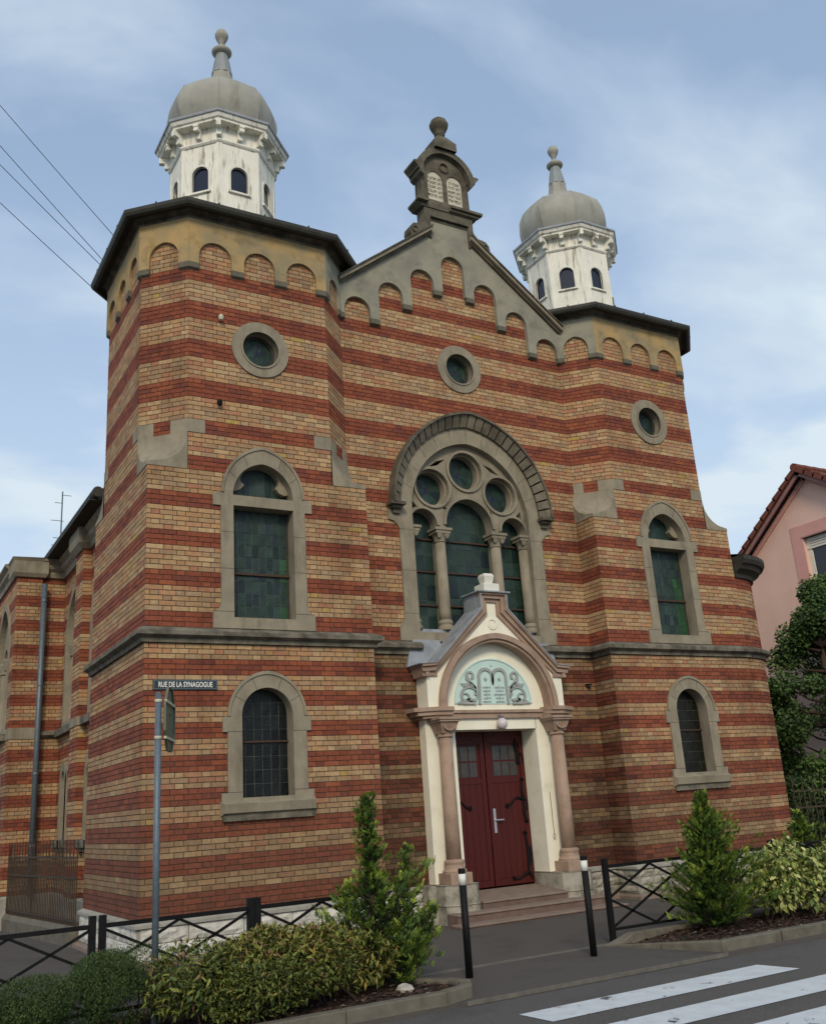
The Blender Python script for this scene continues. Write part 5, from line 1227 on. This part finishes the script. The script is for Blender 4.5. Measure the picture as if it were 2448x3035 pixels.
bush('spirea_bush','bush with reddish tips in the middle of the golden hedge','bush',-5.98,-4.40,.74,.62,.73,8500,.066,.024,SP,[4,3,3,1,1.1,1.3,.6],HG,tipcols=([(.22,.23,.045),(.22,.11,.055),(.28,.21,.045)],[3,1.4,1]),big=55)
bush('spirea_bush','yellowest bush at the right end of the golden hedge beside the conifer','bush',-5.42,-4.42,.66,.60,.70,8000,.068,.025,SP,[2,2,3,3,1.4,1,2],HG,tipcols=([(.24,.215,.045),(.25,.175,.04),(.15,.17,.04)],[2,1.2,3]),big=55)
bush('spirea_bush','low front part of the golden hedge leaning over the kerb','bush',-6.20,-4.78,.85,.35,.52,7000,.052,.020,SP,[4,4,2,1,.5,2,.4],HG,big=40)
FE = [(.055,.092,.024),(.042,.074,.022),(.074,.118,.028),(.095,.140,.034)]
bush('feathery_bush','dark feathery green bush at the lower left corner','bush',-8.35,-4.40,.72,.60,.68,34000,.026,.0065,FE,[3,3,2,1],'feathery green bushes at the left',lumps=6,stems=4)
bush('feathery_bush','feathery green bush just left of the grey sign post','bush',-7.42,-4.18,.70,.55,.70,34000,.026,.0065,FE,[3,3,2,1],'feathery green bushes at the left',lumps=6,stems=4)
VA = [(.28,.32,.08),(.39,.41,.13),(.50,.50,.20),(.18,.24,.06),(.12,.17,.05)]
VG = 'variegated yellow green bushes at the right'
bush('variegated_bush','variegated yellow green bush touching the right conifer','bush',1.15,-4.10,.60,.50,.98,2600,.085,.050,VA,[3,3,2,2,1.5],VG,droop=.55,big=70)
bush('variegated_bush','lower variegated yellow green bush at the right edge','bush',1.95,-4.15,.65,.50,.86,2600,.085,.050,VA,[3,3,2,2,1.5],VG,droop=.55,big=50)
bush('variegated_bush','variegated yellow green bush cut off by the right edge of the view','bush',2.9,-4.15,.70,.50,.95,2400,.085,.050,VA,[3,3,2,2,1.5],VG,droop=.55)

bush('laurel_bush','dark leafy bush filling the space behind the right iron fence','bush',9.2,1.4,1.9,.7,1.9,9000,.085,.045,[(.030,.060,.018),(.045,.085,.024),(.06,.105,.03)],[3,3,1],zb=G)
def conifer(x, y, h, rbase, lb, nb, prof, lean=0, bare=0, group=None, leaders=()):
    zb = G+.07; t_ = thing('conifer',(x,y,zb),lb,'conifer',group)
    tr = MB(); tr.tube([(x,y,zb-.04),(x+lean*.3,y,zb+h*.4),(x+lean,y,zb+h*.9)],[.035,.024,.008],8)
    P=[];D=[];N_=[];Cc=[];Lz=[];Wz=[]
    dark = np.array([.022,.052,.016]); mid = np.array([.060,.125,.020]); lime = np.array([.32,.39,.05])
    x0_, y0_, h0_ = x, y, h
    jobs = [(x,y,h,prof,lean,(k+.5)/nb) for k in range(nb)]
    for (lx,ly,lh,lr,ln) in leaders:
        tr.tube([(x0_,y0_,zb+.1),(x0_+lx*.6,y0_+ly*.6,zb+lh*.35),(x0_+lx,y0_+ly,zb+lh*.9)],[.018,.013,.004],6)
        jobs += [(x0_+lx*(.25+.75*((k+.5)/ln)**.7),y0_+ly,lh,(lambda z,t,lr=lr: lr*(1.15-.95*z)),0,(k+.5)/ln) for k in range(ln)]
    for k,(x,y,h,prof,lean,f) in enumerate(jobs):
        zz = .03+f*.95; th_ = k*2.399+random.uniform(-.5,.5); R_ = prof(zz, th_)*(random.uniform(.42,1.0) if random.random() < .7 else random.uniform(1.0,1.38))
        a = Vector((x+lean*zz, y, zb+h*max(zz-.10*R_/max(h,.1)-.05,.02))); rise = random.uniform(.15,.7)+.6*zz
        e = a+Vector((math.cos(th_)*R_, math.sin(th_)*R_, R_*rise)); e.z = min(e.z, zb+h*1.0)
        if R_ > .14: tr.tube([a,a.lerp(e,.55)],[.008,.004],4,cap=False)
        out = e-a; Lb_ = out.length; bright_ = random.choice([.25,.6,1.0,1.3]); nf = int(4+Lb_*26)
        for q0 in range(nf):
            s_ = (q0+random.random())/nf; s_ = s_**.8; c0 = a+out*s_+Vector((random.gauss(0,.022),random.gauss(0,.022),random.gauss(0,.02)))
            sd_ = Vector((-out.y,out.x,0)).normalized()*random.choice((-1,1))
            dr = (out.normalized()*random.uniform(.5,1)+sd_*random.uniform(.2,.9)+Vector((0,0,random.uniform(.1,.9)))).normalized()
            fl = random.uniform(.055,.12)*(1-.35*zz); side = dr.cross(Vector((random.gauss(0,.4),random.gauss(0,.4),1))).normalized()
            tipb = max(0,(s_-.35)/.65)*bright_
            for m_ in range(9):
                g = (m_//2)/4.0; sg_ = 1 if m_%2 else -1; bp_ = c0+dr*fl*g*.8
                d2 = dr*(.75+.5*g)+side*sg_*(.75-.55*g) if m_ < 8 else dr
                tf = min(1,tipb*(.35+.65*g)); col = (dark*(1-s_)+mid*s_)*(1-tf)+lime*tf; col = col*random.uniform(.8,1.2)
                P.append(bp_); D.append(d2+Vector((random.gauss(0,.12),random.gauss(0,.12),random.gauss(0,.12)))); nn_ = side.cross(dr); N_.append(nn_+Vector((random.gauss(0,.25),random.gauss(0,.25),random.gauss(0,.25)))); Cc.append(col); Lz.append(random.uniform(.030,.050)*(1.15-.5*g)); Wz.append(random.uniform(.011,.018))
    V,F_,cc_ = leaf_mesh(np.array(P,dtype=float),np.array(D,dtype=float),np.array(N_,dtype=float),np.array(Lz),np.array(Wz),np.array(Cc))
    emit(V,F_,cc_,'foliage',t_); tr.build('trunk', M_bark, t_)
    if bare:
        b = MB()
        for _ in range(bare):
            x, y, h = x0_, y0_, h0_; th_ = random.uniform(-PI,0) ; l_ = random.uniform(.2,.45); z0_ = zb+random.uniform(.05,.4)*h*.4; b.tube([(x,y,z0_),(x+math.cos(th_)*l_*.5,y+math.sin(th_)*l_*.5,z0_+.03),(x+math.cos(th_)*l_,y+math.sin(th_)*l_,z0_+random.uniform(.0,.15))],[.006,.004,.002],4)
        b.build('bare_twigs', M_bark, t_)
    return t_
def prof1(z,t):
    r = .52 if z < .15 else .62-.30*(z-.15)/.3 if z < .45 else .30-.17*(z-.45)/.17 if z < .62 else .13-.05*(z-.62)/.38
    lx = math.cos(t)
    if lx > .2 and z < .5: r *= 1.25
    if .30 < z < .62 and lx > .5: r *= 1.15
    return max(r,.05)
conifer(-4.78,-4.05,1.92,.5,'tall ragged conifer behind the golden hedge, left of the door',190,prof1,lean=-.06,bare=12,leaders=[(.44,.05,1.36,.20,60),(-.38,-.02,1.0,.18,40),(.60,-.15,.72,.24,45),(.30,-.25,.9,.2,35)],group='young conifers with lime green tips')
def prof2(z,t): return max(.76-.80*z if z > .12 else .60, .05)*(1.12 if math.cos(t) > .2 else 1)
conifer(.06,-4.08,1.72,.5,'broad pyramid shaped conifer between the right railing and the variegated bush',380,prof2,lean=0,bare=10,group='young conifers with lime green tips')
conifer(3.2,-3.0,1.3,.5,'small dark conifer behind the railing at the right edge',150,prof2)
conifer(5.6,-1.7,1.9,.7,'dark conifer in front of the right iron fence',90,lambda z,t: .62-.5*z) if False else None

# maple behind the fence
mt_ = thing('maple_tree',(10.9,1.8,G),'dark green maple tree in front of the pink house','tree')
tk = MB(); tk.tube([(10.9,1.8,G),(10.85,1.8,-2.6),(10.9,1.8,-1.0),(11.1,1.9,.8)],[.16,.13,.10,.04],10)
P=[];D=[];N_=[]; Cc=[]
clumps=[]
for _ in range(120):
    th_ = random.uniform(0,2*PI); z_ = random.uniform(-3.5,2.3); R_ = 2.45*math.sqrt(max(.05,1-((z_+1.1)/3.7)**2)); rr_ = R_*random.uniform(.55,1.02)
    if z_ > .6: rr_ *= .8
    rr_ *= max(.45, 1-.16*max(0,z_+1.2)); clumps.append((10.9+.38*max(0,z_+1.0)+math.cos(th_)*rr_, 1.8+math.sin(th_)*rr_, z_, random.uniform(.28,.55)))
for (cx_,cy_,cz_,cr_) in clumps:
    if random.random() < .4: tk.tube([(10.88,1.8,min(cz_-.4,.5)),((10.9+cx_)/2,(1.8+cy_)/2,cz_-.3),(cx_,cy_,cz_)],[.04,.025,.01],5,cap=False)
    nlf = int(620*cr_/.4); g = random.uniform(.7,1.25)
    for _ in range(nlf):
        v_ = Vector((random.gauss(0,1),random.gauss(0,1),random.gauss(0,.7))).normalized()*cr_*random.random()**.4
        P.append((cx_+v_.x,cy_+v_.y,cz_+v_.z)); D.append((v_.x+random.gauss(0,.3),v_.y+random.gauss(0,.3),-.25+random.gauss(0,.2))); N_.append((random.gauss(0,.5),random.gauss(0,.5)-.3,1.0))
        k_ = g*random.uniform(.7,1.3); c0 = (.060,.112,.026) if random.random() < .8 else (.10,.155,.036); Cc.append((c0[0]*k_,c0[1]*k_,c0[2]*k_))
n = len(P); V,F_,cc_ = leaf_mesh(np.array(P),np.array(D,dtype=float),np.array(N_),RNG.uniform(.06,.10,n),RNG.uniform(.06,.10,n),np.array(Cc))
emit(V,F_,cc_,'foliage',mt_); tk.build('trunk', M_bark, mt_)

# ------------------------------------------------------------------ pink house
ph = thing('pink_house',(16,2.85,G),'salmon pink gabled house with a red tiled roof at the right edge','house')
XH = 13.0; ya, za = 2.85, 5.55
Fh = frame((XH,14),(XH,-8))     # outward -X ; u runs towards -Y
U = lambda y: 14-y
wall = MB().slab(Fh,[[(U(8.4),G),(U(-2.2),G),(U(-2.2),za-.66*5.05),(U(ya),za-.02),(U(8.4),za-.80*5.55)],[(U(2.36),2.1),(U(2.36),3.76),(U(3.26),3.76),(U(3.26),2.1)][::-1]],-.3,0).build('wall', M_pink, ph)
MB().box((XH+.3,-2.2,G),(XH+9,8.3,1.0)).build('wall', M_pink, ph)
fr_ = MB().slab(Fh,[[(U(3.62),1.7),(U(1.98),1.7),(U(1.98),4.14),(U(3.62),4.14)],[(U(3.26),2.1),(U(2.36),2.1),(U(2.36),3.76),(U(3.26),3.76)]],0,.02).build('window', M_pinkf, ph)
m = MB(); m.fbox(Fh,U(3.26),U(3.12),2.1,3.76,-.2,-.12); m.fbox(Fh,U(2.5),U(2.36),2.1,3.76,-.2,-.12); m.fbox(Fh,U(3.26),U(2.36),3.44,3.76,-.2,-.10); m.build('frame', M_wframe, fr_)
for k in range(3): MB().fbox(Fh,U(3.14),U(2.48),3.50+k*.07,3.515+k*.07,-.105,-.095).build('shutter_slat', M_mauve, fr_)
MB().fbox(Fh,U(3.14),U(2.48),2.1,3.46,-.2,-.16).build('pane', M_dglass, fr_)
MB().fbox(Fh,U(3.30),U(2.32),3.76,3.80,-.1,.03).build('lintel', M_mauve, fr_)
for (sgn,sl,ln_) in ((1,.80,5.7),(-1,.66,5.2)):
    ce = 1/math.sqrt(1+sl*sl)
    def rp(t,dn,x): # t along y from ridge, dn normal offset
        return (x, ya+sgn*t+sgn*dn*sl*ce, za-sl*t+dn*ce+.10)
    rf = MB().add([rp(0,0,XH-.32),rp(ln_,0,XH-.32),rp(ln_,0,XH+9),rp(0,0,XH+9),rp(0,.05,XH-.32),rp(ln_,.05,XH-.32),rp(ln_,.05,XH+9),rp(0,.05,XH+9)],[(0,1,2,3),(4,7,6,5),(0,4,5,1),(1,5,6,2)]).build('roof', M_tile, ph)
    MB().add([rp(0,-.02,XH-.28),rp(ln_,-.02,XH-.28),rp(ln_,-.02,XH),rp(0,-.02,XH),rp(0,-.16,XH-.28),rp(ln_,-.16,XH-.28),rp(ln_,-.16,XH-.24),rp(0,-.16,XH-.24)],[(0,1,2,3),(0,4,5,1),(4,7,6,5)]).build('verge_board', M_mauve, ph)
    MB().add([rp(.1,-.16,XH-.05),rp(ln_,-.16,XH-.05),rp(ln_,-.26,XH-.05),rp(.1,-.26,XH-.05),rp(.1,-.16,XH+.0),rp(ln_,-.16,XH+.0),rp(ln_,-.26,XH+.0),rp(.1,-.26,XH+.0)],[(0,1,2,3),(3,2,6,7),(0,4,5,1)]).build('verge_trim', M_pinkf, ph)
    nt_ = int(ln_/.27)
    for k in range(nt_):
        t0 = k*.27; t1 = t0+.31
        MB().add([rp(t0,.055,XH-.37),rp(t1,.10,XH-.37),rp(t1,.10,XH-.12),rp(t0,.055,XH-.12),rp(t0,-.06,XH-.37),rp(t1,-.05,XH-.37),rp(t1,-.05,XH-.12),rp(t0,-.06,XH-.12)],[(0,1,2,3),(0,4,5,1),(1,5,6,2),(4,7,6,5),(0,3,7,4),(3,2,6,7)]).build('verge_tile', M_tile, rf)
for k in range(10): MB().tube([(XH-.38+k*.40,ya,za+.15),(XH+.06+k*.40,ya,za+.16)],[.12,.10],8).build('ridge_tile', M_tile, ph)

# cream house far left
ch = thing('cream_house',(-6.2,27,G),'cream house with a dark flat eave far behind the transept at the left edge','house')
MB().box((-9,25,G),(-4.9,31,6.2)).build('wall', M_crw, ch); MB().box((-9.2,24.7,6.2),(-4.7,31.3,6.45)).build('eave', M_mauve, ch); MB().box((-9.1,24.8,6.45),(-4.8,31.2,6.75)).build('parapet', M_crw, ch)
# aerial
ae = thing('tv_antenna',(-5.83,9,3.2),'rooftop television aerial mast above the left transept','antenna')
MB().tube([(-5.83,9,3.1),(-5.83,9,4.95)],.017,6).build('mast', M_galv, ae)
for (z_,L0,L1) in [(4.86,.0,.34),(4.66,-.30,.02),(4.22,-.42,.08),(3.80,-.30,.20),(3.62,-.36,.14),(3.36,-.15,.05)]:
    b = MB(); d_ = Vector((1,-.35,-.12)).normalized(); L0 *= .55; L1 *= .6; p0 = Vector((-5.83,9,z_)); b.tube([p0+d_*L0,p0+d_*L1],.007,5)
    nel = max(2,int((L1-L0)/.055)); w_ = .04 if z_ > 4.5 else .07
    for k in range(nel+1):
        q = p0+d_*(L0+(L1-L0)*k/nel); e_ = Vector((.25,.9,.35)).normalized()*w_; b.tube([q-e_,q+e_],.004,4,cap=False)
    b.build('antenna_array', M_iron, ae)
# overhead wires
wd = [((-8.217,11.484),(-5.917,9.087)),((-8.16,10.521),(-6.09,8.42)),((-8.134,10.076),(-6.133,8.298)),((-8.083,9.204),(-6.304,7.761))]
wl_ = ['uppermost of the four overhead wires at the top left','second overhead wire from the top at the left','third overhead wire from the top at the left','lowest of the four overhead wires at the left']
for (A,B),lb in zip(wd,wl_):
    pts_ = []
    for k in range(15):
        t = -1.9+k*.245; x = A[0]+(B[0]-A[0])*t; z_ = A[1]+(B[1]-A[1])*t; 
        pts_.append((x,4.2,z_+.03*(t-.0)*(t-1)))
    o = MB().tube(pts_,.0075,5).build('overhead_wire', M_wire); tag(o,lb,'wire','overhead wires at the top left')
for k,(z0_,z1_) in enumerate([(7.2,6.2),(6.5,5.6),(6.0,5.1)]):
    pass
print('objects', len(bpy.data.objects))
